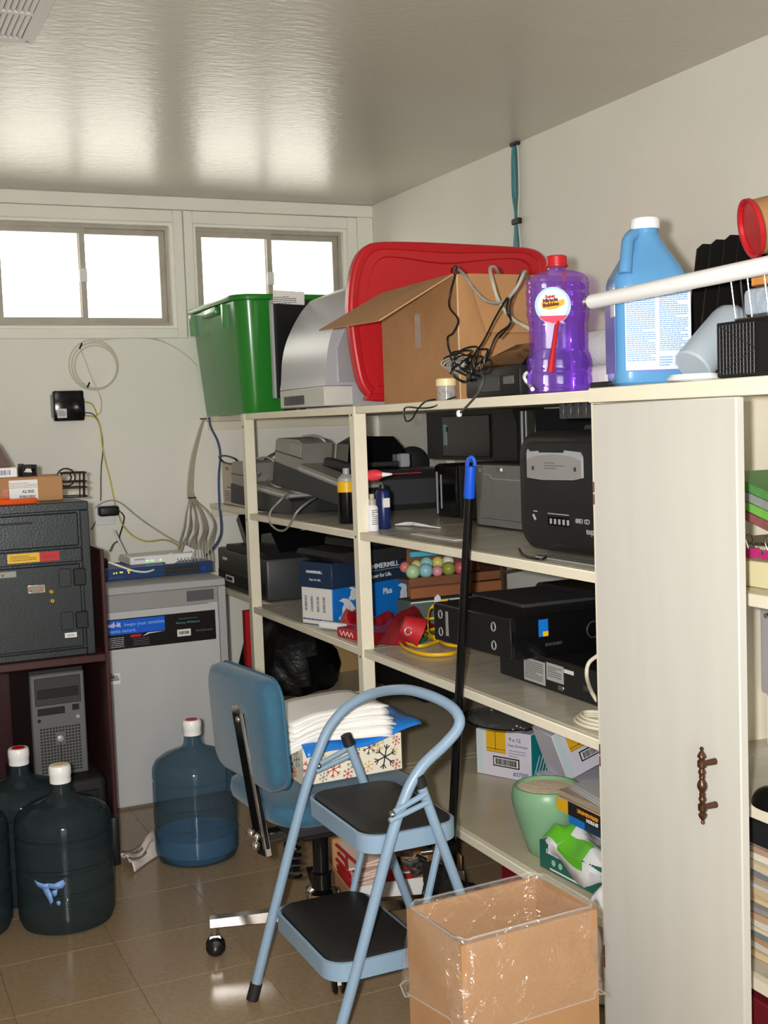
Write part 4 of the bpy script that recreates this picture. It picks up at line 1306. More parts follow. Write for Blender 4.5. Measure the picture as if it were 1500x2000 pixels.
ribbon(L_([(1.7428,3.4500,0.8000), (1.7936,3.5144,0.7700), (1.8229,3.5252,0.7400), (1.8392,3.5436,0.7100), (1.8209,3.5910,0.7000), (1.7548,3.5552,0.7000)]), .010, YELLOW, t)
ribbon(L_([(1.7211,3.5445,0.7000), (1.7245,3.5574,0.7200), (1.7544,3.5514,0.7400), (1.7850,3.5175,0.7500), (1.8219,3.5153,0.7500)]), .008, YELLOW, t)
GT = mat('green_tape', (20, 110, 90), .3)
t = thing('green_tape', 'loop of green tape under the yellow strap', 'tape', (1.66, 3.47, RZ))
ribbon(rel([(1.6732,3.5547,0.6900), (1.6818,3.5032,0.6900), (1.7160,3.4784,0.6900), (1.7720,3.5523,0.6900), (1.7790,3.6430,0.6900), (1.7390,3.6602,0.6900), (1.6896,3.5889,0.6900)], t), .018, GT, t)
ribbon(rel([(1.7905,3.5623,0.6900), (1.7738,3.4817,0.6900), (1.8073,3.4916,0.6900), (1.8539,3.5879,0.6900), (1.8377,3.6243,0.6900)], t), .018, GT, t)
for (px, py, z, c_, nm, lb) in ((866, 1218, .735, ORANGE, 'orange_toy', 'orange toy piece behind the yellow strap'), (868, 1230, .71, BLUE, 'blue_toy', 'small blue toy piece behind the yellow strap'), (870, 1240, .69, RED, 'red_toy', 'small red toy piece behind the yellow strap')):
    pass
tp = (1.8178, 3.5189, 0.6900)
tx, ty = tp[0], tp[1]
single('toy_brick', G().box(tx - .015, tx + .015, ty - .013, ty + .013, RZ, RZ + .016, .002), RED, 'small red toy piece lowest behind the yellow strap', 'toy')
single('toy_brick', G().box(tx - .015, tx + .014, ty - .013, ty + .013, RZ + .0165, RZ + .034, .002), BLUE, 'small blue toy piece between the red and orange ones', 'toy')
single('toy_brick', G().prism([(tx - .02, RZ + .0345), (tx + .016, RZ + .0345), (tx + .016, RZ + .05), (tx - .016, RZ + .085)], 'y', ty - .014, ty + .014), ORANGE, 'orange toy piece on top behind the yellow strap', 'toy')

# two black desktop computers
t = thing('desktop_computer', 'lower black desktop computer with white labels on the third shelf', 'computer', (1.685, 2.66, RZ))
obj('case', G().box(0, .36, -.44, .268, 0, .088, .003), BLACK, t)
lb_ = obj('white_label', G().box(-.0012, .001, .03, .135, .008, .070), mat('grey_white_label', (176, 176, 172), .5), t)
lines('label_print', .09, .05, 9, frame('-x', (-.0013, .083, .040)), INKG, lb_, 12, .0005)
lb_ = obj('white_label', G().box(-.0012, .001, -.058, .022, .028, .074), mat('grey_white_label', (176, 176, 172), .5), t)
lines('label_print', .065, .03, 5, frame('-x', (-.0013, -.018, .052)), INKG, lb_, 13, .0005)
obj('small_label', G().box(-.0012, .001, -.105, -.062, .060, .070), LABELW, t)
obj('port', G().box(-.003, .0, -.06, -.035, .010, .024, .001), STEEL, t)
obj('port', G().box(-.003, .0, -.17, -.15, .03, .045, .001), CHAR, t)
t = thing('desktop_computer', 'upper black desktop computer with a blue sticker facing the camera', 'computer', (1.585, 2.68, RZ + .0885), math.radians(4))
obj('case', G().box(.0, .40, .012, .40, 0, .108, .004), BLACK, t)
fb = obj('front_bezel', G().box(-.002, .402, -.008, .012, -.0, .112, .006, 2), BLACKG, t)
stk = obj('sticker', G().box(.075, .105, -.0092, -.0078, .055, .100), BLUEPRINT, fb)
obj('sticker_corner', G().box(.088, .105, -.0098, -.0088, .055, .068), YELLOW, stk)
obj('emblem', G().tube([(.255 + .022 * math.cos(a * .4), -.009, .055 + .022 * math.sin(a * .4)) for a in range(16)], .0022, 6, True), CHAR, fb)
lines('maker_print', .10, .010, 1, frame('-y', (.145, -.0081, .032)), CHAR, fb, 4, .0006, .8)
obj('trim_line', G().box(.297, .300, -.0095, -.0075, .004, .108), SILVER, fb)
for y in (.09, .36):
    for z in (.028, .078):
        f = obj('rubber_foot', G().tube([(-.001, y + .010 * math.cos(a * .8), z + .012 * math.sin(a * .8)) for a in range(8)], .002, 5, True), GREYP, t)
obj('side_strip', G().box(-.0015, 0, .32, .332, .02, .09), GREYP, t)
t = thing('laptop_lid', 'thin black panel leaning on top of the upper desktop computer', 'panel', (1.80, 2.92, RZ + .197))
obj('panel', G().box(-.10, .30, -.10, .19, 0, .010, .003), CHAR, t)
obj('raised_end', G().prism([(-.14, .011), (.19, .011), (.17, .024), (-.12, .03)], 'x', .12, .30), BLACK, t)
g = G()
pts = rel([(1.6908,2.4588,0.6900), (1.6735,2.4611,0.7200), (1.6349,2.4223,0.7700), (1.6432,2.4247,0.8000), (1.6583,2.4070,0.8200)], thing('white_cable', 'white cable curling against the cabinet post on the third shelf', 'cable', (1.60, 2.36, RZ)))
wc = bpy.data.objects['white_cable']
g.tube(smoothpts(pts, 5), .005, 8)
obj('cable', g, mat('ivory_cable', (222, 214, 190), .4), wc)
g = G()
for k in range(3):
    g.tube(smoothpts([(-.01 + (.045 - .006 * k) * math.cos(j * .8), -.05 + (.075 - .01 * k) * math.sin(j * .8), .004 + .007 * k) for j in range(8)], 4, True), .0042, 7, True)
obj('coil', g, mat('ivory_cable', (222, 214, 190), .4), wc)

# ================================================================ bottom shelf
BZ = .2760
def lump(c, rx, ry, rz_, seed, n=26, amp=.12, flat=0.0):
    """soft bag: a sphere pushed about by folds, cut flat underneath"""
    rd = random.Random(seed)
    ph = [rd.uniform(0, 6.28) for _ in range(8)]
    g = G()
    t_ = bmesh.new()
    bmesh.ops.create_uvsphere(t_, u_segments=n, v_segments=n * 2 // 3, radius=1)
    for v in t_.verts:
        a = math.atan2(v.co.y, v.co.x)
        k = 1 + amp * (math.sin(3 * a + ph[0] + 4 * v.co.z) + .6 * math.sin(7 * a + ph[1] - 5 * v.co.z) + .5 * math.sin(11 * a + ph[2] + 9 * v.co.z)) * (1 - abs(v.co.z)) ** .5
        v.co = Vector((v.co.x * k * rx, v.co.y * k * ry, max(v.co.z * rz_ * (1 + amp * .5 * math.sin(5 * a + ph[3])), flat)))
    g._merge(t_, Matrix.Translation(c))
    return g
BAGM = mat('black_bin_liner', (16, 16, 17), 0.3, bump=.5, bscale=22)
single('bin_bag', lump((1.78, 4.98, BZ), .20, .31, .345, 7, flat=.0), BAGM, 'full black plastic bag on the bottom shelf behind the far post', 'bag')
single('red_folder', G().box(1.565, 1.60, 4.86, 4.90, BZ, BZ + .345, .001), RED, 'red folder standing behind the black plastic bag', 'folder')
t = thing('tan_box', 'tan box with dark lid behind the black plastic bag', 'box', (2.09, 5.10, BZ))
obj('box', G().box(-.08, .06, -.10, .10, 0, .205, .002), mat('tan_board', (176, 142, 92), .7), t)
obj('lid', G().box(-.083, .063, -.103, .103, .2052, .225, .002), mat('dark_brown_board', (74, 62, 50), .7), t)
t = thing('black_cabinet', 'black box unit on the bottom shelf left of the middle post', 'box', (2.22, 4.66, BZ))
obj('case', G().box(-.12, .165, -.40, .26, 0, .235, .004), BLACK, t)
obj('front_gap', G().box(-.122, -.118, -.20, -.192, .01, .22), BLACKG, t)
obj('knob', G().lathe([(.010, 0), (.008, .014)], 12, M=frame('-x', (-.12, .0, .13))), CHAR, t)
single('batten', G().box(1.64, 2.05, 4.58, 4.592, BZ, BZ + .006), SHELFP, 'thin white batten lying on the bottom shelf of the far bay', 'batten')

# envelope cartons
TEAL = mat('teal_print', (24, 136, 142), .45)
LILAC = mat('lilac_white_board', (214, 210, 222), .5)
ENVY = mat('envelope_yellow', (226, 172, 20), .5)
VIO = mat('violet_print', (96, 84, 150), .5)
def env_box(loc, rz, label, w=.205, d=.13, h=.150, rot=None):
    t = thing('envelope_box', label, 'box', loc, rz, 'boxes of envelopes on the bottom shelf', rot)
    obj('carton', G().box(0, w, 0, d, 0, h, .0015), LILAC, t)
    sd = obj('teal_side', G().box(w, w + .0012, .002, d - .002, .002, h - .002), TEAL, t)
    sl_ = G()
    for k in range(6):
        sl_.prism([(.008 + k * .02, .01), (.012 + k * .02, .01), (.05 + k * .02, .075), (.046 + k * .02, .075)], 'x', w + .001, w + .0018)
    obj('slanted_print', sl_, PW_, sd)
    sd2 = obj('teal_edge', G().box(.004, .026, -.0008, 0, .004, h - .004), mat('pale_teal', (196, 214, 212), .5), t)
    yb = obj('envelope_picture', G().box(.040, .112, -.0012, 0, .078, h - .002), ENVY, t)
    obj('picture_line', G().box(.074, .0755, -.0018, -.001, .085, h - .002), INK, yb)
    obj('picture_line', G().box(.040, .112, -.0018, -.001, .088, .0895), INK, yb)
    obj('picture_line', G().box(.040, .112, -.0018, -.001, .078, .079), INK, yb)
    lettering('9 x 12', .017, frame('-y', (.125, -.0003, h - .030)), NAVY, t)
    lettering('Clasp Envelopes', .0115, frame('-y', (.118, -.0003, h - .046)), VIO, t)
    lines('bullet_print', .062, .026, 3, frame('-y', (.155, -.0001, h - .068)), INKG, t, 2, .0006, .22)
    fr_ = obj('barcode_frame', G().box(.064, .162, -.0010, 0, .034, .066), INK, t)
    wf = obj('barcode_field', G().box(.068, .158, -.0014, -.0008, .038, .062), LABELW, fr_)
    bars('barcode', .078, .019, frame('-y', (.113, -.0013, .050)), INK, t, 30, 6)
    lettering('#37597', .018, frame('-y', (.138, -.0003, .012)), VIO, t, bold=.0002)
    return t
env_box((1.815, 3.318, BZ), math.atan2(-.176, .085), 'white and teal envelope box standing nearest the broom handle')
single('white_carton', G().box(1.90, 2.39, 2.75, 3.10, BZ, BZ + .045, .002), LILAC, 'flat white carton under the second envelope box', 'box')
e2 = env_box((1.925, 2.965, BZ + .0455), 0, 'white and teal envelope box tilted behind the green pot', rot=(0, -.34, -.10))

# black oval platter with clear cover on the first envelope box
pc_ = (1.905, 3.30)
t = thing('party_platter', 'black oval platter with a clear cover on the envelope box', 'platter', (pc_[0], pc_[1], BZ + .1505))
obj('rim', G().lathe([(.08, 0), (.13, .006), (.145, .016), (.139, .018), (.125, .010), (.07, .004)], 40, sx=.85, sy=1.15), BLACKG, t)
obj('cover', G().lathe([(.128, .012), (.115, .04), (.08, .06), (.02, .07)], 36, sx=.85, sy=1.15, cap0=False), clear_add('cover_film', (.86, .86, .86, 1), (.03, .03, .03, 1), .14, .12, .8), t)

# green flower pot
t = thing('flower_pot', 'pale green ceramic flower pot filled with cream compost', 'pot', (1.632, 2.612, BZ))
PG_ = mat('celadon_glaze', (126, 168, 132), .35, var=.04, vscale=4)
obj('body', G().lathe([(.046, 0), (.052, .004), (.064, .04), (.080, .09), (.090, .128), (.092, .150), (.088, .170), (.084, .176), (.078, .176), (.080, .166), (.083, .15), (.08, .13)], 40, cap1=False), PG_, t)
obj('compost', G().lathe([(.0795, .150), (.0800, .166), (.04, .170), (.01, .169)], 32), mat('cream_compost', (240, 218, 188), .9, var=.06, bump=.3, bscale=80), t)

# pile at the cabinet post: tissue carton, bread bag, boxes, binder
t = thing('tissue_carton', 'dark green tissue carton beside the flower pot', 'box', (1.585, 2.37, BZ), math.radians(3))
DG = mat('dark_green_carton', (28, 96, 84), .45)
obj('carton', G().box(-.02, .10, -.165, .165, 0, .070, .002), DG, t)
lettering('Essentials', .016, frame('-x', (-.0203, .135, .044)), PW_, t)
for k in range(2):
    obj('icon', G().lathe([(.008, 0), (.008, .0006)], 10, M=frame('-x', (-.0200, .105 - k * .028, .026))), mat('mint_print', (150, 196, 170), .5), t)
obj('white_line', G().box(-.0208, -.0196, -.02, .12, .006, .010), PW_, t)
def drape(u, v):
    y = .150 - .31 * u
    x = -.02 + .13 * v
    z = .072 + .038 * math.sin(math.pi * min(1, v * 1.3)) * (.7 + .3 * math.sin(7 * u)) + .014 * math.sin(13 * u + 5 * v) * math.sin(9 * v)
    if v < .12:
        z = .030 + (z - .030) * v / .12 + .02 * math.sin(9 * u) * (1 - v / .12)
        x = -.026
    return (x, y, z)
t = thing('bread_bag', 'crumpled green and white plastic bag on the tissue carton', 'bag', (1.585, 2.37, BZ + .0))
o = obj('white_film', G().grid(drape, 30, 14), mat('white_bag_film', (226, 226, 230), .3, bump=.3, bscale=18), t)
solidify(o, .0012)
def patch(u0, u1, v0, v1):
    return lambda u, v: (lambda p: (p[0] - .0018, p[1], p[2] + .0016))(drape(u0 + (u1 - u0) * u, v0 + (v1 - v0) * v))
obj('green_panel', G().grid(patch(.0, .22, .10, .42), 8, 8), GREENP, t)
obj('green_panel', G().grid(patch(.22, .56, .06, .26), 8, 6), GREENP, t)
obj('green_panel', G().grid(patch(.50, .95, .34, .74), 10, 8), GREENP, t)
g = G().grid(lambda u, v: (-.030 + .012 * math.sin(6 * v), -.10 - .07 * u + .03 * v, .060 - .075 * v + .016 * math.sin(5 * u)), 8, 8)
o = obj('loose_corner', g, MATS['white_bag_film'], t)
solidify(o, .001)
z0 = BZ + .125
t = thing('navy_box', 'flat navy and sky blue box above the crumpled bag', 'box', (1.60, 2.335, z0))
obj('box', G().box(0, .16, -.13, .125, 0, .026, .0015), NAVY, t)
obj('blue_end', G().box(-.0012, .06, .06, .1262, .001, .0262), BLUEPRINT, t)
t = thing('photo_box', 'black and yellow photo paper box in the pile at the cabinet post', 'box', (1.588, 2.34, z0 + .0268))
obj('box', G().box(0, .17, -.14, .155, 0, .036, .0015), mat('tan_clear_box', (196, 170, 136), .35), t)
obj('yellow_panel', G().box(-.0012, .05, .105, .1562, .001, .030), ENVY, t)
bp_ = obj('black_panel', G().box(-.0014, .0, -.03, .105, .001, .034), INK, t)
lettering('SIMPSON', .012, frame('-x', (-.0018, -.022, .013), math.pi), PW_, bp_, bold=.0004)
lettering('REPROGRAPHIC', .012, frame('-x', (-.0018, -.022, .026), math.pi), mat('orange_print', (236, 150, 30), .5), bp_, bold=.0005)
obj('cream_panel', G().box(-.0012, 0, -.138, -.032, .002, .034), CREAM, t)
t = thing('plastic_tray', 'clear plastic tray between photo box and white binder', 'tray', (1.59, 2.33, z0 + .0634))
obj('tray', G().box(0, .2, -.13, .16, 0, .016, .002), film('tan_film', (.9, .8, .7, 1), (.55, .44, .34, 1), .7, .15), t)
t = thing('binder', 'thin white binder lying on top of the pile at the cabinet post', 'binder', (1.60, 2.315, z0 + .0800), math.radians(-7))
for k in range(3):
    obj('cover_sheet', G().box(-.008 + .004 * k, .26, -.15, .165 - .004 * k, .005 * k, .005 * k + .0035, .001), mat('pale_grey_vinyl', (206, 204, 204), .35), t)

# things on the floor under the shelf
t = thing('shallow_carton', 'shallow brown carton on the floor full of envelopes and batteries', 'box', (1.46, 3.22, 0), math.radians(-8))
g = G()
g.box(-.17, .17, .15, .155, 0, .13).box(-.17, -.165, -.15, .15, 0, .07).box(.165, .17, -.15, .15, 0, .13).box(-.165, .165, -.15, .15, 0, .005)
obj('carton', g, CARDIN, t)
obj('white_flap', G().box(-.17, .17, -.156, -.151, 0, .075, M=Matrix.Translation((0, -.02, 0)) @ Matrix.Rotation(-.1, 4, 'X')), LABELW, t)
rd = random.Random(11)
EV = mat('red_edged_envelope', (226, 198, 186), .7)
for k in range(9):
    M = Matrix.Translation((-.11 + .002 * k, -.03 + rd.uniform(-.01, .01), .055 + .0105 * k)) @ Matrix.Rotation(rd.uniform(-.25, .1), 4, 'Z') @ Matrix.Rotation(-.15, 4, 'Y')
    e = obj('envelope', G().box(-.05, .05, -.10, .10, -.003, .003, M=M), EV, t)
    obj('red_edge', G().box(-.051, -.044, -.101, .101, -.0034, .0034, M=M), RED, e)
obj('red_card', G().box(-.06, .03, -.12, -.05, .10, .104, M=Matrix.Rotation(.25, 4, 'X')), RED, t)
BT = mat('battery_metal', (150, 148, 146), .25, .8)
for k in range(26):
    a = Vector((rd.uniform(.01, .14), rd.uniform(-.12, .10), rd.uniform(.03, .10)))
    b = a + Vector((rd.uniform(-.04, .04), rd.uniform(-.04, .04), rd.uniform(-.012, .012)))
    obj('battery', G().tube([a, b], .009, 10), BT if k % 3 else BLACK, t)
single('dark_tray', G().box(1.492, 1.63, 2.80, 3.03, .001, .055, .006, 2), BLACKM, 'low black tray on the floor before the shallow carton', 'tray')
single('red_box', G().box(1.74, 2.0, 2.80, 3.05, 0, .115, .004), mat('crimson_board', (140, 22, 40), .5), 'red box on the floor beneath the bottom shelf', 'box')
single('white_drum', G().lathe([(.10, 0), (.115, .01), (.12, .20), (.123, .21)], 30, (1.67, 2.38, 0)), WHITEP, 'white bucket on the floor behind the lined carton bin', 'bucket')

# ================================================================ inside the storage cabinet, right of the door
def cbx(px, py, x):
    return None
c0 = (1.68, 1.86)
for k, (cl, lb, dz) in enumerate((((150, 90, 90), 'pink striped magazine lowest in the cabinet pile', 0), ((120, 190, 80), 'green edged magazine in the cabinet pile', .02), ((150, 156, 150), 'grey magazine in the cabinet pile', .04), ((90, 150, 80), 'dark green magazine on top of the cabinet pile', .06))):
    M = Matrix.Translation((1.82, 1.86, 1.17 + dz)) @ Matrix.Rotation(math.radians(16), 4, 'X')
    single('magazine', G().box(-.14, .14, -.11, .12, -.009, .009, .002, M=M), mat('mag_%d' % k, cl, .4, var=.15, vscale=30), lb, 'magazine', 'magazines in the cabinet')
single('magazine_rack', G().box(1.69, 1.96, 1.72, 2.0, 1.125, 1.131, .001), STEEL, 'steel plate under the magazines inside the cabinet', 'plate')
t = thing('clip_box', 'cream cardboard tray with pink binder clips inside the cabinet', 'box', (1.71, 1.86, 1.0475))
obj('tray', G().box(-.06, .10, -.14, .10, 0, .052, .002), mat('cream_card', (226, 216, 170), .6), t)
PK = mat('magenta_clip', (190, 50, 120), .4)
for k in range(3):
    y = .04 - k * .055
    cl = obj('binder_clip', G().prism([(-.014, .053), (.014, .053), (.004, .072), (-.004, .072)], 'y', y - .015, y + .015, M=Matrix.Translation((-.02, 0, 0))), PK, t)
    obj('clip_wire', G().tube(smoothpts([(-.024, y - .008, .07), (-.03, y - .010, .092), (-.03, y, .10), (-.03, y + .010, .092), (-.024, y + .008, .07)], 3), .0012, 5), STEEL, cl)
t = thing('grey_machine', 'pale grey office machine with a chrome knob inside the cabinet', 'machine', (1.98, 2.02, .6315))
obj('case', G().box(-.08, .14, -.16, .10, .12, .33, .01, 2), mat('pale_machine_grey', (186, 184, 188), .4), t)
obj('knob', G().tube([(-.08, .04, .31), (-.115, .04, .31)], [.004, .006], 8), CHROME, t)
obj('leg', G().box(-.07, .13, -.15, .09, 0, .119, .003), WHITEP, t)
t = thing('computer_mouse', 'black computer mouse on the cabinet shelf', 'mouse', (1.615, 1.765, .6315))
obj('shell', lump((0, 0, 0), .032, .055, .042, 1, 20, 0.0), BLACKG, t)
obj('wheel', G().lathe([(.008, -.003), (.008, .003)], 12, M=Matrix.Translation((0, -.03, .033)) @ Matrix.Rotation(math.radians(90), 4, 'Y')), CHAR, t)
rd = random.Random(5)
ORD = ['lowest', 'second', 'third', 'fourth', 'fifth', 'sixth', 'seventh', 'eighth', 'ninth', 'tenth', 'eleventh', 'twelfth', 'thirteenth', 'fourteenth', 'fifteenth', 'sixteenth', 'seventeenth', 'topmost']
CNM = ['tan', 'pale grey', 'brown', 'slate grey', 'cream', 'white', 'light brown', 'grey', 'buff', 'ochre']
cols = [(214, 190, 150), (206, 204, 196), (190, 150, 110), (120, 130, 140), (222, 208, 176), (226, 220, 208), (196, 160, 130), (150, 150, 150), (216, 196, 160), (206, 176, 140)]
z = .2845
for k in range(18):
    h_ = rd.uniform(.008, .018)
    M = Matrix.Translation((1.80 + rd.uniform(-.01, .01), 1.80 + rd.uniform(-.012, .012), z + h_ / 2)) @ Matrix.Rotation(rd.uniform(-.06, .06), 4, 'Z')
    cn = cols[k % len(cols)]
    single('folder', G().box(-.15, .15, -.20, .20, -h_ / 2 + .0004, h_ / 2, .001, M=M), mat('folder_%d' % (k % len(cols)), cn, .6, var=.05), '%s paper folder, %s of the stack inside the cabinet' % (CNM[k % 10], ORD[k]) if k in (0, 17) else '%s paper folder, %s from the bottom of the cabinet stack' % (CNM[k % 10], ORD[k]), 'folder', 'folders stacked inside the cabinet')
    z += h_ + .0006
single('black_folder_box', G().box(1.64, 2.0, 1.62, 2.0, z + .001, z + .05, .003), BLACKM, 'black case lying on the stack of folders in the cabinet', 'case')
single('red_ledger', G().box(1.585, 1.9, 1.55, 2.05, .0705, .245, .003), mat('maroon_board', (110, 24, 34), .5), 'maroon box on the cabinet floor', 'box')

# ================================================================ wall cables, modem, outlet
WY = YB - .003
# teal cables on the right wall
t = thing('cable_bundle', 'teal and white cables strapped to the right wall below the ceiling', 'cable', (2.4480, 4.0229, 2.4523))
TEALC = mat('teal_cable', (44, 132, 140), .45)
top, bot = Vector((2.4480, 4.0229, 2.4523)), Vector((2.4480, 4.0256, 1.9759))
for k, (dy, m_) in enumerate(((.028, TEALC), (.016, TEALC), (-.022, mat('pale_wall_cable', (206, 204, 190), .5)), (-.010, mat('dark_teal_cable', (36, 92, 100), .5)), (.004, TEALC))):
    pts = []
    for j in range(8):
        f = j / 7
        p = top.lerp(bot, f) - top
        tight = 1 - .75 * math.exp(-((f - .63) / .10) ** 2) - .5 * math.exp(-(f / .1) ** 2)
        pts.append((p.x - .002 * (k % 2), p.y + dy * tight, p.z))
    obj('cable', G().tube(smoothpts(pts, 3), .0034, 6), m_, t)
for f in (.03, .645):
    p = top.lerp(bot, f) - top
    obj('cable_tie', G().box(p.x - .010, p.x + .008, p.y - .026, p.y + .028, p.z - .011, p.z + .011, .003), BLACK, t)

# coil of white coax on the window wall
IV = mat('ivory_wall_cable', (214, 208, 190), .5)
cc = Vector((1.0903, 5.3840, 1.6948))
t = thing('coax_coil', 'coil of white coax cable hanging on the wall below the windows', 'cable', tuple(cc))
for k in range(3):
    R_ = .108 - .008 * k
    obj('loop', G().tube([(R_ * math.cos(a * .2617) + .004 * k, -.003 * k, R_ * 1.02 * math.sin(a * .2617) - .004 * k) for a in range(24)], .0032, 6, True), IV, t)
for p in [(1.0369,5.3840,1.7779), (1.0611,5.3840,1.6079)]:
    q = Vector(p) - cc
    obj('cable_tie', G().tube([(q.x - .006, -.008, q.z - .012), (q.x + .006, -.010, q.z + .012)], .004, 6), BLACK, t)
cord('coax_cable', [(1.0321,5.3820,1.7778), (1.0514,5.3820,1.7242), (1.0761,5.3820,1.6456), (1.1039,5.3820,1.5777), (1.1150,5.3820,1.5325), (1.1081,5.3820,1.4875), (1.0848,5.3820,1.4725)], .0030, IV, 'white coax cable running from the coil down to the modem')
cord('coax_cable', [(1.0547,5.3820,1.7866), (1.1338,5.3820,1.8040), (1.2476,5.3820,1.8126), (1.3627,5.3820,1.8076), (1.4431,5.3820,1.7775), (1.5120,5.3820,1.7309), (1.5575,5.3820,1.6841)], .0030, IV, 'white coax cable running along under the window trim to the green bin')

# black modem on the wall
mc = Vector((0.9681, 5.3860, 1.5185))
t = thing('modem', 'black modem box screwed to the wall below the windows', 'modem', tuple(mc))
obj('case', G().box(-.066, .066, -.038, 0, -.066, .066, .008, 2), BLACKG, t)
obj('bracket', G().box(-.073, -.060, -.020, 0, -.05, .05, .003), GREYP, t)
lb_ = obj('label', G().box(-.052, -.012, -.0386, -.0376, -.052, -.012), LABELW, t)
lines('label_print', .03, .025, 4, frame('-y', (-.032, -.0387, -.032)), VIO, lb_, 3, .0005)
obj('port_block', G().box(.060, .069, -.03, -.008, -.045, .03, .002), CHAR, t)
YC = mat('yellow_cable', (206, 188, 84), .45)
cord('network_cable', [(1.0367,5.3700,1.5341), (1.0654,5.3600,1.5263), (1.0818,5.3600,1.4990), (1.0893,5.3600,1.4719)], .0032, YC, 'short yellow cable out of the modem')
cord('network_cable', [(1.0357,5.3700,1.4737), (1.0798,5.3700,1.4656), (1.1021,5.3700,1.4199), (1.1069,5.3700,1.3407), (1.1168,5.3700,1.2724), (1.1330,5.3700,1.1922), (1.1425,5.3600,1.1124), (1.1550,5.3500,1.0438), (1.1637,5.3000,0.9893), (1.1908,5.2500,0.9455), (1.2385,5.2000,0.9187), (1.2926,5.1000,0.9288), (1.3148,5.0000,0.9171), (1.3088,4.9000,0.8974)], .0034, YC, 'long yellow cable hanging from the modem to the network switch')
cord('power_cable', [(1.0389,5.3830,1.4873), (1.0721,5.3830,1.4819), (1.0973,5.3830,1.4495), (1.1097,5.3830,1.3859), (1.1106,5.3830,1.3179), (1.1003,5.3830,1.2503), (1.0945,5.3830,1.1825), (1.0909,5.3830,1.1144), (1.0811,5.3830,1.0581), (1.0601,5.3830,1.0025), (1.0404,5.3830,0.9697)], .0028, mat('dark_grey_cable', (84, 80, 76), .5), 'thin dark cable hanging beside the long yellow cable')

# outlet with black adapter
oc = Vector((1.1033, 5.3860, 1.0383))
t = thing('wall_outlet', 'white wall outlet behind the safe', 'outlet', tuple(oc))
obj('plate', G().box(-.045, .045, -.006, 0, -.050, .060, .003), WHITE, t)
obj('screw', G().lathe([(.003, 0), (.003, .001)], 8, M=frame('-y', (.04, -.006, .02))), STEEL, t)
ac = Vector((1.1124, 5.3400, 1.0515))
t = thing('power_adapter', 'black power adapter plugged into the wall outlet', 'adapter', tuple(ac))
obj('body', G().box(-.044, .044, -.025, .030, -.022, .022, .010, 3), BLACK, t)
obj('prong', G().box(-.01, .01, .030, .042, -.006, .006), BRASS, t)
cord('power_cable', [(1.1555,5.3300,1.0516), (1.1746,5.3200,1.0259), (1.1637,5.3000,0.9893), (1.1435,5.2800,0.9468), (1.1250,5.2200,0.9300), (1.0767,5.1000,0.9272), (1.0393,5.0000,0.9079)], .0030, BLKC, 'black adapter cord hanging behind the white antenna')
cord('network_cable', [(1.0589,5.3600,1.0675), (1.0874,5.3400,1.0893), (1.1287,5.3200,1.0990), (1.1640,5.2800,1.0807), (1.2102,5.2000,1.0258), (1.2721,5.1000,0.9657), (1.3218,5.0000,0.9253), (1.3521,4.9500,0.9182)], .0032, mat('grey_wall_cable', (176, 168, 150), .5), 'grey cable slanting from the outlet to the network switch')

# grey network cables fanning down to the switch
t = thing('network_bundle', 'thick bundle of grey network cables fanning down to the switch', 'cable', (1.5737, 5.3700, 1.4434))
rd = random.Random(21)
GN = mat('grey_network_cable', (182, 174, 156), .5)
mid = [(1.5737, 5.3700, 1.4434), (1.5432, 5.3600, 1.3697), (1.5118, 5.3600, 1.2661), (1.4947, 5.3600, 1.1620), (1.4903, 5.3400, 1.0883)]
for k in range(11):
    ex = 1.235 + .014 * k
    jx, jz = rd.uniform(-.010, .010), rd.uniform(-.006, .006)
    pts = [(p[0] + jx * (.4 + .3 * i) , p[1] - .003 * (k % 3), p[2]) for i, p in enumerate(mid)]
    pts += [(1.475 + .006 * (k - 5) + jx, 5.25 - .01 * k, 1.03), (1.43 + .011 * (k - 5) + jx * 2, 5.02, .975 + jz * 3), (ex + .04, 4.80, .925), (ex, 4.665, .868)]
    obj('cable', G().tube(smoothpts(rel(pts, t), 5), .0034, 6), GN if k % 3 else mat('pale_network_cable', (206, 200, 184), .5), t)
for p in (mid[0], mid[4]):
    q = Vector(p) - t.location
    obj('cable_tie', G().tube([(q.x + .018 * math.cos(a * .7), q.y - .006 + .014 * math.sin(a * .7), q.z) for a in range(9)], .003, 6, True), BLACK, t)
for k, (x, y, z) in enumerate(((1.30, 4.74, .905), (1.345, 4.76, .888), (1.20, 4.655, .888))):
    M = Matrix.Translation(Vector((x, y, z)) - t.location) @ Matrix.Rotation(.5 - .5 * k, 4, 'Y') @ Matrix.Rotation(-.5, 4, 'X')
    obj('paper_tag', G().box(-.022, .022, -.0008, .0008, -.022, .022, M=M), LABELW, t)
cord('blue_cable', [(1.5774,5.3000,1.4490), (1.5788,5.2800,1.4026), (1.5977,5.2500,1.3396), (1.5913,5.2000,1.2759), (1.5647,5.1500,1.1871), (1.5465,5.1000,1.0771), (1.5201,5.0000,0.9727), (1.4936,4.9500,0.9295), (1.4475,4.9000,0.8932), (1.3794,4.8000,0.8727), (1.3222,4.7000,0.8652)], .0048, mat('blue_network_cable', (66, 88, 142), .4), 'blue network cable hanging from the shelf end to the switch')

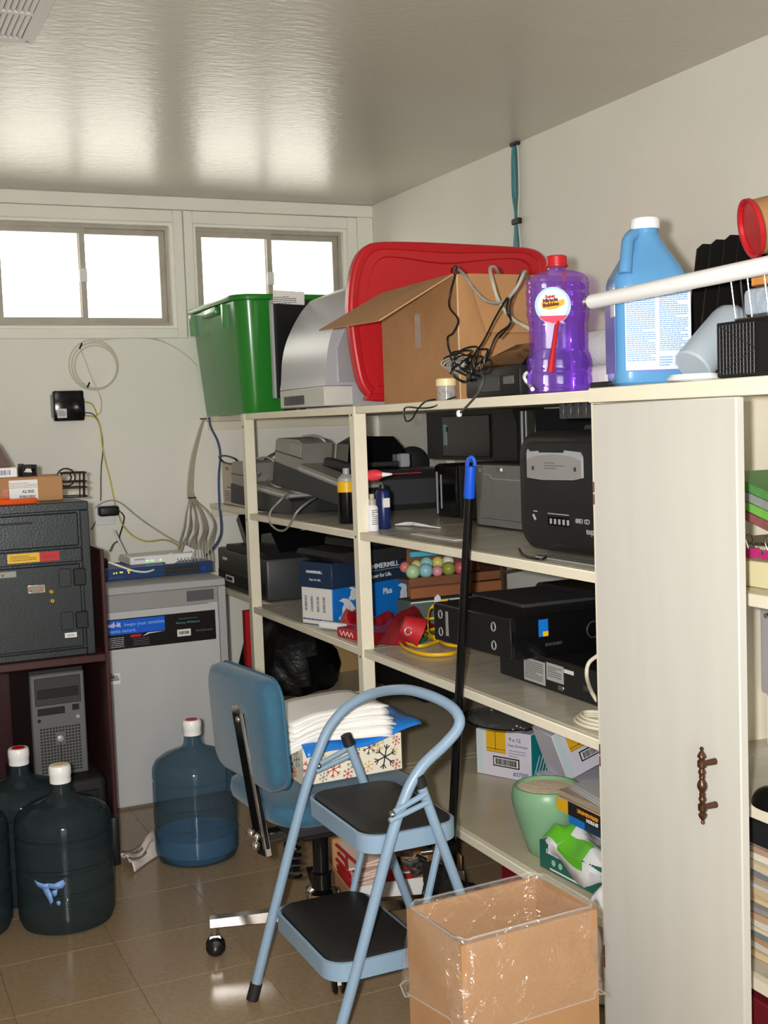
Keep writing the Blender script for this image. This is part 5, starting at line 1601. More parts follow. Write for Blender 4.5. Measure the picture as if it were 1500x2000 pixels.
# ================================================================ document console with network gear
SH = mat('light_grey_laminate', (190, 190, 191), .38, var=.02)
SHD = mat('grey_console_trim', (168, 168, 170), .4)
t = thing('shredding_console', 'light grey locked document shredding console with a black banner label', 'console', (1.095, 4.41, 0))
obj('body', G().box(-.245, .250, .018, .72, 0, .800, .003), SH, t)
obj('top', G().box(-.250, .252, -.002, .73, .8005, .830, .004), SHD, t)
obj('side_frame', G().box(.222, .251, -.002, .018, .0, .800, .002), SHD, t)
obj('slot_panel', G().box(-.245, .2215, .004, .0175, .742, .800, .001), GREYP, t)
obj('slot', G().box(.10, .205, .0015, .004, .752, .792), mat('slot_dark', (88, 88, 92), .4), t)
dr = obj('door', G().prism([(-.245, .012), (.219, .012), (.219, .690), (.185, .738), (-.245, .738)], 'y', .0, .0175), SH, t)
by = -.0012
lb_ = obj('banner', G().box(-.245, .206, by, 0, .600, .712), mat('black_banner', (22, 16, 18), .3), dr)
obj('blue_banner', G().box(-.245, .010, by - .0006, by, .655, .708), mat('banner_blue', (24, 96, 214), .3), lb_)
lettering('Shred-it', .026, frame('-y', (-.238, by - .0008, .684)), PW_, lb_, bold=.0008)
lettering('keeps your sensitive', .0185, frame('-y', (-.142, by - .0008, .684)), mat('banner_pale_blue', (150, 200, 246), .4), lb_)
lettering('documents secure.', .0185, frame('-y', (-.238, by - .0008, .662)), MATS['banner_pale_blue'], lb_)
lines('banner_print', .09, .04, 6, frame('-y', (-.19, by - .0004, .626)), PW_, lb_, 5, .0005, .25)
lines('banner_print', .06, .03, 4, frame('-y', (-.08, by - .0004, .622)), INKG, lb_, 6, .0005, .25)
obj('red_mark', G().box(-.12, -.08, by - .0006, by, .640, .650), RED, lb_)
obj('white_swoosh', G().prism([(-.075, .640), (-.055, .652), (.01, .652), (-.05, .648)], 'y', by - .0007, by), PW_, lb_)
CY = mat('cyan_print', (90, 170, 190), .4)
lettering('Warranty  877.60.shred', .0095, frame('-y', (.052, by - .0004, .672)), CY, lb_)
lines('banner_print', .075, .006, 1, frame('-y', (.10, by - .0004, .690)), INKG, lb_, 7, .0005, .4)
ws = obj('white_sticker', G().box(.056, .108, by - .0008, by, .624, .650), LABELW, lb_)
bars('barcode', .04, .012, frame('-y', (.082, by - .0009, .637)), INK, ws, 22, 3, .0004)
lettering('Shred-it.com', .0125, frame('-y', (.128, by - .0004, .636)), INKG, lb_)
sk = obj('small_sticker', G().box(-.215, -.166, -.0012, 0, .472, .512), LABELW, dr)
lines('sticker_print', .04, .02, 3, frame('-y', (-.19, -.0013, .495)), INK, sk, 8, .0004, .6)

t = thing('network_switch', 'dark blue network switch with plugged cables on the grey console', 'network switch', (1.155, 4.615, .8305), math.radians(3))
NB = mat('steel_blue_metal', (42, 72, 118), .4, .3)
obj('case', G().box(-.24, .21, 0, .24, 0, .044, .002), NB, t)
obj('port_strip', G().box(.01, .155, -.003, 0, .006, .038, .001), CHAR, t)
for r_ in (0, 1):
    for k in range(12):
        obj('port', G().box(.016 + k * .0115, .0245 + k * .0115, -.0042, -.002, .009 + r_ * .015, .019 + r_ * .015), BLACKM, t)
LED = mat('amber_led', (255, 190, 60), .4, emit=(255, 180, 50), estr=2.0)
for (x, z) in ((-.19, .026), (-.18, .027), (-.165, .028), (-.158, .028), (-.135, .032), (-.128, .032), (-.132, .024)):
    obj('led', G().box(x, x + .004, -.0012, 0, z, z + .005), LED, t)
obj('print_line', G().box(-.21, -.15, -.0008, 0, .011, .0125), INKG, t)
obj('blue_plug', G().box(.16, .172, -.02, -.002, .015, .026, .001), BLUE, t)
cord('patch_cable', [(0.9439,4.5800,0.9069), (0.9855,4.5700,0.8887), (1.0373,4.5700,0.8667), (1.0848,4.5800,0.8578), (1.1199,4.6000,0.8608)], .004, WHITE, 'white patch cable plugged into the front of the switch')
t = thing('firewall_box', 'small white network box with green lights on the blue switch', 'router', (1.20, 4.70, .8750), math.radians(3))
obj('case', G().box(-.15, .11, 0, .15, 0, .032, .003), mat('pale_router_plastic', (222, 218, 214), .4), t)
obj('front_panel', G().box(-.145, .105, -.002, 0, .002, .030, .001), WHITE, t)
GL = mat('green_led', (120, 255, 120), .4, emit=(90, 240, 90), estr=2.5)
for x in (-.085, -.078, -.066, -.058, -.03, -.026, .0, .008):
    obj('led', G().box(x, x + .003, -.0035, -.0018, .010, .014), GL, t)
lettering('SONICWALL', .0075, frame('-y', (-.132, -.0022, .018)), NAVY, t, bold=.0002)
cp = Vector((1.0772, 4.8600, 0.8977))
t = thing('antenna', 'white stub antenna tilted behind the white network box', 'antenna', (cp.x, cp.y, .8750))
tp_ = Vector((1.0290, 4.8600, 1.0052))
obj('rod', G().tube([(0, 0, .01), (tp_.x - cp.x, 0, tp_.z - .8750)], [.006, .0045], 8), mat('pale_antenna', (214, 210, 202), .4), t)
obj('base_block', G().box(-.03, .02, -.02, .03, 0, .018, .003), WHITE, t)
single('round_adapter', G().lathe([(.026, 0), (.026, .02), (.020, .034)], 18, (.945, 4.72, .8750)), BLACK, 'black round adapter on the left end of the switch', 'adapter')

# ================================================================ desk, safe and what stands on and under it
t = thing('desk', 'dark cherry desk with a hutch side panel carrying the safe', 'desk', (.40, 4.25, 0))
obj('top', G().box(-.45, .384, -.33, .42, .655, .681, .003), CHERRY, t)
obj('side_panel', G().box(.3845, .398, -.315, .42, 0, 1.020, .003), CHERRY, t)
obj('hutch_side', G().box(.3845, .398, .18, .42, 1.0205, 1.150, .003), CHERRY, t)
obj('left_panel', G().box(-.45, -.425, -.315, .42, 0, .654, .003), CHERRY, t)
obj('back_panel', G().box(-.424, .384, .40, .415, .06, .654), CHERRY, t)
obj('bolt', G().lathe([(.008, 0), (.008, .006)], 10, M=Matrix.Translation((.398, -.305, .60)) @ Matrix.Rotation(math.radians(90), 4, 'Y')), CHERRY, t)

SAFE = mat('hammered_dark_grey_steel', (50, 56, 59), .32, .25, var=.08, vscale=40, bump=.10, bscale=160)
SAFED = mat('dark_grey_steel', (42, 48, 50), .38, .25, var=.06, bump=.05, bscale=160)
t = thing('safe', 'dark grey steel drop safe with a front door on the desk', 'safe', (.50, 3.95, .6815))
obj('body', G().box(-.19, .256, .006, .44, 0, .4985, .006), SAFE, t)
g = G()
for a, b, c_, d in ((-.19, .256, .470, .4985), (.228, .256, 0, .470), (-.19, .228, .305, .350), (-.19, .228, 0, .022)):
    g.box(a, b, -.012, .006, c_, d, .003)
obj('front_frame', g, SAFE, t)
dw = obj('drop_drawer', G().box(-.18, .222, -.006, .005, .356, .464, .004), SAFE, t)
obj('drawer_pull', G().box(-.02, .08, -.0068, -.0055, .435, .442), BLACKM, dw)
dr = obj('door', G().box(-.185, .220, -.008, .005, .028, .298, .003), SAFED, t)
for z in (.255, .115):
    obj('hinge', G().box(.196, .236, -.020, -.0085, z - .028, z + .028, .004), BLACKM, dr)
    obj('hinge_pad', G().box(.150, .190, -.0105, -.008, z - .03, z + .03, .002), SAFED, dr)
yb = obj('warning_label', G().box(-.005, .094, -.0128, -.0118, .314, .344), mat('warning_yellow', (226, 180, 20), .4), t, label='yellow warning label')
lines('label_print', .08, .018, 3, frame('-y', (.045, -.0129, .329)), mat('brown_ink', (130, 90, 20), .5), yb, 3, .0004, .4)
rb = obj('red_label', G().box(.094, .156, -.0128, -.0118, .314, .344), mat('label_red', (186, 24, 30), .4), t, label='red warning label')
lines('label_print', .05, .014, 3, frame('-y', (.125, -.0129, .329)), mat('dark_red_ink', (130, 14, 20), .5), rb, 4, .0004, .4)
obj('key_plate', G().box(.052, .106, -.0105, -.0080, .214, .240, .003), mat('bright_steel_plate', (236, 234, 232), .12, .9), dr)
for x in (.062, .094):
    obj('rivet', G().lathe([(.003, 0), (.003, .001)], 8, M=frame('-y', (x, -.0105, .222))), RED, dr)
for (x, z) in ((.125, .214), (.127, .184)):
    k_ = obj('key_lock', G().lathe([(.0085, 0), (.0085, .003), (.006, .005)], 16, M=frame('-y', (x, -.008, z))), BRASS, dr)
    obj('keyhole', G().box(x - .001, x + .001, -.0136, -.0128, z - .004, z + .004), BLACKM, k_)
bd = obj('maker_badge', G().box(-.035, .020, -.0092, -.0078, .270, .290, .002), GREYP, dr)
obj('badge_mark', G().prism([(-.028, .284), (-.022, .278), (-.014, .286), (-.022, .273)], 'y', -.0098, -.009), INK, bd)
bd = obj('asset_sticker', G().box(.160, .198, -.0092, -.0078, .060, .076), LABELW, dr)
lettering('38204', .009, frame('-y', (.167, -.0094, .0645)), INK, bd)

# on the safe
SZT = 1.1805
t = thing('mailing_box', 'brown mailing carton with white shipping labels on the safe', 'box', (.52, 4.13, SZT), math.radians(-4))
obj('carton', G().box(-.16, .185, -.05, .14, 0, .082, .003), CARD, t)
lb_ = obj('shipping_label', G().box(.015, .105, -.0512, -.0498, .008, .072), LABELW, t)
lines('label_print', .085, .02, 4, frame('-y', (.060, -.0513, .055)), INKG, lb_, 3, .0004, .3)
lettering('A2 BSE', .013, frame('-y', (.055, -.0514, .030)), INK, lb_, bold=.0003)
bars('barcode', .05, .012, frame('-y', (.072, -.0513, .016)), INK, lb_, 20, 6, .0004)
lb_ = obj('white_label', G().box(-.155, -.015, -.0512, -.0498, .010, .060), LABELW, t)
lettering('605', .022, frame('-y', (.010, -.0502, .012), math.radians(90)), RED, t, bold=.001)
t = thing('small_box', 'small white box with barcode on the mailing carton', 'box', (.50, 4.13, SZT + .0825), math.radians(-6))
obj('carton', G().box(-.10, .065, -.04, .06, 0, .032, .002), LABELW, t)
bars('barcode', .07, .016, frame('-y', (.01, -.0402, .016)), VIO, t, 26, 7)
t = thing('bracket', 'small black plastic bracket on the mailing carton', 'bracket', (.600, 4.13, SZT + .0825), .1)
g = G().box(-.024, .024, -.03, .03, 0, .006, .001).box(-.024, -.018, -.03, .03, .006, .042, .001).box(.018, .024, -.03, .03, .006, .038, .001).box(-.018, .018, .02, .026, .006, .038)
obj('frame', g, BLACK, t)
obj('white_insert', G().prism([(-.014, .014), (.012, .012), (.008, .024), (-.006, .026)], 'y', -.012, -.008), LABELW, t)
single('leather_case', G().prism([(.36, 1.296), (.552, 1.296), (.515, 1.37), (.47, 1.42), (.36, 1.44)], 'y', 4.14, 4.19), mat('dark_brown_leather', (86, 56, 46), .5, var=.1), 'dark brown case leaning on the small white box', 'case')
t = thing('letter_opener', 'flat orange plastic tool lying on the front edge of the safe', 'tool', (.52, 4.0, SZT), math.radians(4))
obj('blade', G().prism([(-.16, -.025), (.06, -.022), (.085, -.008), (.08, .012), (.05, .022), (-.16, .025)], 'z', 0, .016), ORANGE, t)
obj('slider', G().box(-.05, .0, -.012, .012, .0165, .022, .002), ORANGE, t)
t = thing('wire_rack', 'brown wire rack with curled rods on the right of the safe', 'rack', (.735, 4.19, SZT), math.radians(-10))
WR = mat('brown_wire', (66, 52, 44), .4, .5)
g = G()
for z in (.004, .035, .055, .085):
    g.tube(smoothpts([(-.02, -.05, z), (.03, -.055, z), (.062, -.03, z - .001), (.066, .01, z), (.05, .05, z), (-.02, .055, z)], 4), .0024, 6)
for k in range(5):
    y = -.045 + .024 * k
    x = .058 - .5 * (k - 2) ** 2 * .008
    g.tube([(x, y, 0), (x + .004, y, .087)], .002, 6)
g.tube([(.0 + .030 * math.cos(a * .45), -.058, .072 + .030 * math.sin(a * .45)) for a in range(14)], .003, 6, True)
g.tube([(.0 + .017 * math.cos(a * .6), -.060, .072 + .017 * math.sin(a * .6)) for a in range(11)], .003, 6, True)
obj('rods', g, WR, t)

# tower computer and black battery unit under the desk
t = thing('tower_computer', 'silver fronted tower computer under the desk', 'computer', (.652, 4.10, .2505), math.radians(2))
obj('case', G().box(-.092, .092, .012, .40, 0, .365, .004), BLACK, t)
fr_ = obj('front_bezel', G().box(-.090, .090, -.004, .012, .0, .352, .005), mat('dull_pc_front', (112, 113, 112), .4, .3), t)
obj('drive_bay', G().box(-.076, .076, -.006, -.0035, .245, .338, .002), CHAR, fr_)
obj('disc_drive', G().box(-.068, .068, -.0075, -.0055, .268, .300, .001), BLACK, fr_)
obj('floppy_drive', G().box(-.070, .020, -.006, -.0035, .212, .236, .001), BLACK, fr_)
obj('usb_ports', G().box(.045, .068, -.006, -.0035, .218, .238, .001), BLACK, fr_)
obj('power_button', G().lathe([(.007, 0), (.006, .003)], 14, M=frame('-y', (.062, -.004, .195))), SILVER, fr_)
obj('side_button', G().lathe([(.006, 0), (.005, .003)], 14, M=frame('-y', (-.066, -.004, .195))), BLACK, fr_)
obj('lock', G().lathe([(.012, 0), (.010, .005), (.004, .007)], 16, M=frame('-y', (.0, -.004, .128))), SILVER, fr_)
obj('groove', G().box(-.0012, .0012, -.0052, -.0035, .02, .118), BLACKM, fr_)
gh = G()
for i in range(13):
    for j in range(15):
        x, z = -.062 + i * .0105, .018 + j * .0105
        if abs(x) < .014 and abs(z - .128) < .016:
            continue
        gh.box(x - .0034, x + .0034, -.0050, -.0036, z - .003, z + .003)
obj('grille_holes', gh, BLACKM, fr_, kind='stuff')
t = thing('battery_backup', 'black battery backup unit on the floor under the tower computer', 'power supply', (.655, 4.12, 0))
obj('case', G().box(-.15, .128, -.10, .30, 0, .250, .02, 3), BLACKM, t)
obj('front_panel', G().box(-.12, .10, -.104, -.099, .06, .21, .003), BLACK, t)
single('rail', G().box(.755, .782, 3.84, 3.90, 0, .16, .006, 2), BLACK, 'low black block on the floor at the foot of the desk panel', 'block')

# ================================================================ office chair with a carton of papers
BLUEF = mat('steel_blue_upholstery', (42, 86, 110), .85, var=.10, vscale=60, bump=.12, bscale=220, sheen=.2)
hub = Vector((1.136, 2.963, 0))
t = thing('office_chair', 'blue upholstered office chair with chrome base seen from behind', 'chair', tuple(hub))
def pad(w, h, th, r, M, crown=.012):
    """upholstered cushion: rounded outline, domed both sides"""
    g = G()
    rings = []
    for f, z in ((.90, -th / 2 - crown * .2), (.985, -th * .36), (1.0, 0), (.985, th * .36), (.90, th / 2), (.6, th / 2 + crown * .7), (.25, th / 2 + crown)):
        rings.append([(p[0] * f, p[1] * f, z) for p in rrect(w, h, r, 6)])
    g.loft(rings)
    return g.xf(M)
# seat: lies flat, slightly turned
seat = pad(.43, .43, .058, .09, Matrix.Translation((.02, .005, .428)) @ Matrix.Rotation(.06, 4, 'Z'))
so = obj('seat', seat, BLUEF, t, ang=60)
obj('seat_pan', G().box(-.15, .18, -.19, .13, .372, .396, .004), BLACKM, t)
# backrest facing away to the right; local z of the pad = chair front direction
far, near = Vector((.914, 3.108, 0)) - hub, Vector((.955, 2.735, 0)) - hub
cxy = (far + near) / 2
wdir = (near - far).normalized()
ndir = Vector((-wdir.y, wdir.x, 0)) * -1
if ndir.x < 0:
    ndir = -ndir
upv = (Vector((0, 0, 1)) + ndir * -.06).normalized()
nn = wdir.cross(upv).normalized()
if nn.x < 0:
    nn = -nn
R = Matrix((wdir, upv, nn)).transposed().to_4x4()
M = Matrix.Translation((cxy.x, cxy.y, .640)) @ R
bo = obj('backrest', pad((near - far).length, .285, .052, .055, M, .014), BLUEF, t, ang=60)
obj('back_piping', G().tube([tuple(M @ Vector((p[0] * .99, p[1] * .99, .018))) for p in rrect((near - far).length, .285, .055, 6)], .004, 6, True), mat('piping_blue', (44, 92, 118), .7), bo)
# chrome support bar behind the backrest
b0 = Vector((.905, 2.90, .700)) - hub
b1 = Vector((.945, 2.86, .315)) - hub
g = G()
ax = (b1 - b0).normalized()
bw_ = (wdir - ax * wdir.dot(ax)).normalized()
Mb = Matrix.Translation(b0) @ Matrix((bw_, ax.cross(bw_), ax)).transposed().to_4x4()
if (Mb.to_3x3() @ Vector((0, -1, 0))).x > 0:
    Mb = Matrix.Translation(b0) @ Matrix((-bw_, -(ax.cross(bw_)), ax)).transposed().to_4x4()
sb = obj('support_bar', G().box(-.028, .028, -.009, .009, 0, (b1 - b0).length, .002, M=Mb), CHROME, t)
obj('bar_inlay', G().box(-.022, .022, -.0115, -.0085, .02, (b1 - b0).length - .02, M=Mb), BLACKG, sb)
obj('bar_inlay', G().box(-.0295, -.0275, -.005, .005, .02, (b1 - b0).length - .02, M=Mb), BLACKG, sb)
obj('bolt', G().sphere(tuple(b0 + ax * .035 + Vector((-.008, -.010, 0))), .009, 10), CHROME, sb)
g = G()
k0 = b0 + ax * .335
for d_ in ((-.015, -.012, 0), (-.030, -.012, .012), (-.022, -.02, -.02)):
    g.sphere(tuple(k0 + Vector(d_)), .013, 10)
obj('adjust_knob', g, CHROME, t)
obj('cross_arm', G().box(-.20, -.02, -.10, -.06, .345, .368, .003), CHROME, t)
obj('mechanism', G().box(-.09, .10, -.11, .07, .330, .371, .006), BLACK, t)
g = G()
g.tube([(-.105 + .020 * math.cos(a * .8), -.07 + .020 * math.sin(a * .8), .325 - a * .0024) for a in range(40)], .005, 6)
obj('tension_spring', g, BLACKG, t)
obj('column', G().lathe([(.028, .10), (.028, .20), (.022, .205), (.022, .335)], 20), BLACKG, t)
obj('hub', G().lathe([(.040, .075), (.045, .085), (.045, .150), (.032, .160)], 24), CHROME, t)
cast = [Vector((.856, 3.04, 0)) - hub, Vector((1.061, 2.682, 0)) - hub]
cast += [-cast[0], -cast[1]]
for cpt in cast:
    d_ = cpt.normalized()
    e = d_ * (cpt.length)
    s_ = Vector((-d_.y, d_.x, 0))
    def P_(a, b, c_):
        return tuple(d_ * a + s_ * b + Vector((0, 0, c_)))
    L0, L1 = .03, cpt.length + .012
    g = G().loft([[P_(L0, -.015, .080), P_(L0, .015, .080), P_(L0, .015, .112), P_(L0, -.015, .112)],
                  [P_(L1, -.014, .082), P_(L1, .014, .082), P_(L1, .014, .104), P_(L1, -.014, .104)]])
    arm = obj('base_arm', g, CHROME, t)
    cs = obj('caster', G().tube([P_(cpt.length, 0, .054), P_(cpt.length, 0, .085)], .008, 8), CHROME, t)
    g = G()
    Mw = Matrix.Translation(e + Vector((0, 0, .026))) @ s_.to_track_quat('Z', 'Y').to_matrix().to_4x4()
    for sgn in (-1, 1):
        g.lathe([(.010, sgn * .004), (.025, sgn * .005), (.026, sgn * .010), (.020, sgn * .017), (.006, sgn * .019)], 18, M=Mw)
    obj('wheel', g, BLACKG, cs)
    obj('hood', G().loft([[P_(cpt.length - .022, -.008, .03), P_(cpt.length + .022, -.008, .03), P_(cpt.length + .012, -.008, .056), P_(cpt.length - .012, -.008, .056)],
                          [P_(cpt.length - .022, .008, .03), P_(cpt.length + .022, .008, .03), P_(cpt.length + .012, .008, .056), P_(cpt.length - .012, .008, .056)]]), CHROME, cs)

# carton printed with snowflakes standing on the chair
SB = mat('ivory_gift_board', (234, 226, 204), .55)
t = thing('snowflake_box', 'ivory carton printed with coloured snowflakes on the chair seat', 'box', (1.060, 2.865, .4735), math.radians(2))
BWx, BDy, BHz = .285, .20, .098
g = G()
g.box(0, BWx, 0, .003, 0, BHz).box(0, BWx, BDy - .003, BDy, 0, BHz).box(0, .003, .003, BDy - .003, 0, BHz).box(BWx - .003, BWx, .003, BDy - .003, 0, BHz).box(.003, BWx - .003, .003, BDy - .003, 0, .004)
obj('carton', g, SB, t)
def flake(M, r, m, arms=6, br=True):
    g = G()
    for k in range(arms):
        a = k * 2 * math.pi / arms + .3
        d = Vector((math.cos(a), math.sin(a), 0))
        n_ = Vector((-d.y, d.x, 0))
        w_ = r * .05
        g.loft([[tuple(n_ * w_), tuple(-n_ * w_), tuple(d * r - n_ * w_), tuple(d * r + n_ * w_)],
                [tuple(n_ * w_ + Vector((0, 0, .0008))), tuple(-n_ * w_ + Vector((0, 0, .0008))), tuple(d * r - n_ * w_ + Vector((0, 0, .0008))), tuple(d * r + n_ * w_ + Vector((0, 0, .0008)))]])
        if br:
            for sg in (-1, 1):
                q0 = d * r * .62
                q1 = d * r * .92 + n_ * sg * r * .26
                dd = (q1 - q0).normalized()
                nn_ = Vector((-dd.y, dd.x, 0)) * w_ * .8
                g.loft([[tuple(q0 + nn_), tuple(q0 - nn_), tuple(q1 - nn_), tuple(q1 + nn_)],
                        [tuple(q0 + nn_ + Vector((0, 0, .0009))), tuple(q0 - nn_ + Vector((0, 0, .0009))), tuple(q1 - nn_ + Vector((0, 0, .0009))), tuple(q1 + nn_ + Vector((0, 0, .0009)))]])
    g.xf(M)
    obj('snowflake_print', g, m, t, smooth=False)
FR = mat('flake_red', (176, 52, 48), .6)
FB = mat('flake_black', (44, 40, 48), .6)
FG = mat('flake_gold', (206, 176, 110), .6)
FK = mat('flake_grey', (120, 122, 130), .6)
for (x, z, r, m_) in ((.235, .040, .033, FB), (.020, .045, .024, FR), (.085, .030, .022, FR), (.190, .072, .020, FB), (.140, .040, .017, FK), (.150, .068, .014, FR), (.215, .075, .020, FG), (.105, .055, .015, FG),
                      (.050, .078, .020, FG), (.270, .078, .013, FR), (.268, .015, .014, FR), (.185, .022, .016, FG), (.055, .014, .013, FK), (.125, .012, .015, FR), (.262, .052, .012, FG)):
    flake(frame('-y', (x, -.0002, z)), r, m_)
for (y, z, r, m_) in ((.04, .06, .022, FK), (.09, .035, .024, FB), (.14, .07, .02, FG), (.06, .022, .014, FR), (.17, .03, .02, FR)):
    flake(frame('-x', (-.0002, y, z)), r, m_)
# blue ream wrapper and fanned paper on top
BWR = mat('blue_ream_wrapper', (30, 120, 206), .3, bump=.2, bscale=25)
t = thing('ream_wrapper', 'torn blue paper wrapper under the loose sheets on the carton', 'wrapper', (1.06, 2.865, .5725), 0)
def wr(u, v):
    x = -.0 + .33 * u
    y = -.028 + .21 * v
    z = .004 + .030 * (u ** 2.2) + .006 * math.sin(9 * u + 3 * v)
    if v < .15:
        z -= .022 * (1 - v / .15) * (1 - .5 * u)
    return (x, y, z)
o = obj('sheet', G().grid(wr, 22, 12), BWR, t)
solidify(o, .002)
lettering('A4 80 gsm', .014, Matrix.Translation((.17, -.0295, -.004)) @ Matrix.Rotation(-.10, 4, 'Y') @ FACE['-y'].to_4x4(), PW_, t) if False else None
t = thing('paper_stack', 'fanned stack of loose white paper on the snowflake carton', 'paper', (1.06, 2.865, .5725))
rd = random.Random(9)
for k in range(16):
    a = -.22 + .36 * k / 15 + rd.uniform(-.07, .07)
    ox, oy = .13 + rd.uniform(-.010, .010) - .0015 * k, .10 + rd.uniform(-.008, .008) + .001 * k
    z0_ = .012 + .0044 * k
    L_x, L_y = .142, .108
    def sh(u, v, a=a, ox=ox, oy=oy, z0_=z0_):
        x, y = (u - .5) * 2 * L_x, (v - .5) * 2 * L_y
        X_, Y_ = ox + x * math.cos(a) - y * math.sin(a), oy + x * math.sin(a) + y * math.cos(a)
        sag = -.035 * max(0, (-X_ + .06) / .1) ** 1.4 - .016 * max(0, (X_ - .20) / .08) ** 1.3
        return (X_, Y_, z0_ + sag * (1 - .3 * k / 15) + .0012 * math.sin(7 * u + k))
    o = obj('sheet', G().grid(sh, 14, 6), WHITEP, t)
    solidify(o, .0038)

# ================================================================ folding step stool
SBL = mat('powder_blue_enamel', (132, 156, 178), .32, var=.03)
PADM = mat('black_ribbed_mat', (34, 31, 29), .55, bump=.1, bscale=200)
t = thing('step_stool', 'light blue folding step stool with two black treads', 'step stool', (1.06, 2.54, 0))
o_ = Vector((1.06, 2.54, 0))
def W(pts):
    return [tuple(Vector(p) - o_) for p in pts]
hoop = [(.864, 2.752, .012), (.930, 2.75, .226), (1.017, 2.742, .502), (1.056, 2.738, .597), (1.086, 2.733, .655), (1.128, 2.71, .705), (1.172, 2.65, .743), (1.201, 2.54, .769), (1.223, 2.45, .769), (1.238, 2.38, .757), (1.240, 2.342, .738),
        (1.229, 2.333, .714), (1.196, 2.334, .684), (1.148, 2.335, .650), (1.115, 2.335, .614), (1.093, 2.335, .574), (1.060, 2.335, .498), (.977, 2.347, .232), (.905, 2.358, .012)]
obj('front_frame', G().tube(smoothpts(W(hoop), 5), .0125, 14), SBL, t)
for p, q in ((hoop[0], hoop[1]), (hoop[-1], hoop[-2])):
    d_ = (Vector(q) - Vector(p)).normalized()
    a = Vector(p) - o_
    obj('foot_cap', G().tube([tuple(a - d_ * .0115), tuple(a + d_ * .03)], .0155, 14), RUBBER, t)
rear = []
for y, yt in ((2.735, 2.735), (2.335, 2.335)):
    a, b = Vector((1.137, y, .600)), Vector((1.335, y - .005, .014))
    rear.append((a, b))
    rl = obj('rear_leg', G().tube(W([a, b]), .0115, 12), SBL, t)
    obj('leg_cap', G().tube(W([a, a + (a - b).normalized() * .028]), [.0150, .0140], 12), RUBBER, rl)
    d_ = (a - b).normalized()
    obj('foot_cap', G().tube(W([b - d_ * .010, b + d_ * .028]), .0145, 12), RUBBER, rl)
    # link bars joining front and rear legs
    s_ = .016 if y > 2.5 else -.016
    for k in (0, 1):
        f0 = Vector((1.062 - .012 * k, y + s_, .560 - .018 * k))
        f1 = Vector((1.140 + .004 * k, y + s_, .588 - .020 * k))
        obj('link_bar', G().tube(W([f0, f1]), .0065, 8), SBL, rl)
    obj('rivet', G().sphere(tuple(Vector((1.058, y + s_ * .9, .555)) - o_), .008, 8), STEEL, rl)
    # strut between the treads
    obj('tread_strut', G().tube(W([(1.19, y - (.02 if y > 2.5 else -.02), .468), (1.12, y - (.02 if y > 2.5 else -.02), .225)]), .0085, 8), SBL, t)
def tread(x0, x1, y0, y1, z, name):
    w_, h_ = x1 - x0, y1 - y0
    cx_, cy_ = (x0 + x1) / 2 - o_.x, (y0 + y1) / 2 - o_.y
    out = rrect(w_, h_, .055, 6, cx_, cy_)
    inn = rrect(w_ - .012, h_ - .012, .050, 6, cx_, cy_)
    g = G().loft([[(p[0], p[1], z - .040) for p in out], [(p[0], p[1], z) for p in out], [(p[0], p[1], z + .0015) for p in inn], [(p[0], p[1], z - .004) for p in inn]], False, True)
    tr = obj(name, g, SBL, t, ang=50)
    pd = rrect(w_ - .020, h_ - .020, .045, 6, cx_, cy_)
    pd2 = rrect(w_ - .030, h_ - .030, .042, 6, cx_, cy_)
    pd3 = rrect(w_ * .5, h_ * .5, .03, 6, cx_, cy_)
    obj('tread_mat', G().loft([[(p[0], p[1], z - .003) for p in pd], [(p[0], p[1], z + .004) for p in pd], [(p[0], p[1], z + .007) for p in pd2], [(p[0], p[1], z + .0095) for p in pd3]], False, True), PADM, tr, ang=50)
tread(1.005, 1.245, 2.350, 2.722, .500, 'upper_tread')
tread(.912, 1.150, 2.352, 2.730, .232, 'lower_tread')

# ================================================================ cardboard bin with clear liner
t = thing('carton_bin', 'tall brown cardboard carton used as a bin with a clear liner', 'bin', (1.108, 1.948, 0), math.radians(3))
hx, hy, HZ = .150, .100, .470
th = .005
g = G()
g.box(-hx, hx, -hy, -hy + th, 0, HZ).box(-hx, hx, hy - th, hy, 0, HZ).box(-hx, -hx + th, -hy + th, hy - th, 0, HZ).box(hx - th, hx, -hy + th, hy - th, 0, HZ).box(-hx + th, hx - th, -hy + th, hy - th, 0, th)
obj('carton', g, mat('bin_cardboard', (166, 126, 86), .75, var=.05, vscale=14), t)
LINER = clear_add('clear_bin_liner', (.90, .895, .89, 1), (.035, .034, .033, 1), .10, .16, .9, 18)
def lin_ring(off, z, seed, amp):
    rd = random.Random(seed)
    ph = [rd.uniform(0, 6.28) for _ in range(4)]
    base = rrect(2 * (hx + off), 2 * (hy + off), .03 + max(0, off), 10)
    n_ = len(base)
    r = []
    for i, p in enumerate(base):
        a = 2 * math.pi * i / n_
        k = amp * (math.sin(5 * a + ph[0]) + .7 * math.sin(11 * a + ph[1]) + .5 * math.sin(19 * a + ph[2]))
        d = Vector((p[0], p[1])).normalized()
        r.append((p[0] + d.x * max(k, -off * .8 if off > 0 else -1), p[1] + d.y * max(k, -off * .8 if off > 0 else -1), z + amp * 1.5 * math.sin(7 * a + ph[3])))
    return r
g = G().loft([lin_ring(-.022, .26, 1, .004), lin_ring(-.014, .36, 2, .003), lin_ring(-.009, .45, 3, .0015), lin_ring(-.003, .478, 4, .001), lin_ring(.004, .476, 4, .001), lin_ring(.010, .44, 5, .004), lin_ring(.015, .40, 6, .006), lin_ring(.016, .37, 9, .006), lin_ring(.015, .34, 7, .007), lin_ring(.017, .315, 8, .007)], False, False)
ln_ = obj('liner', g, LINER, t, ang=70)
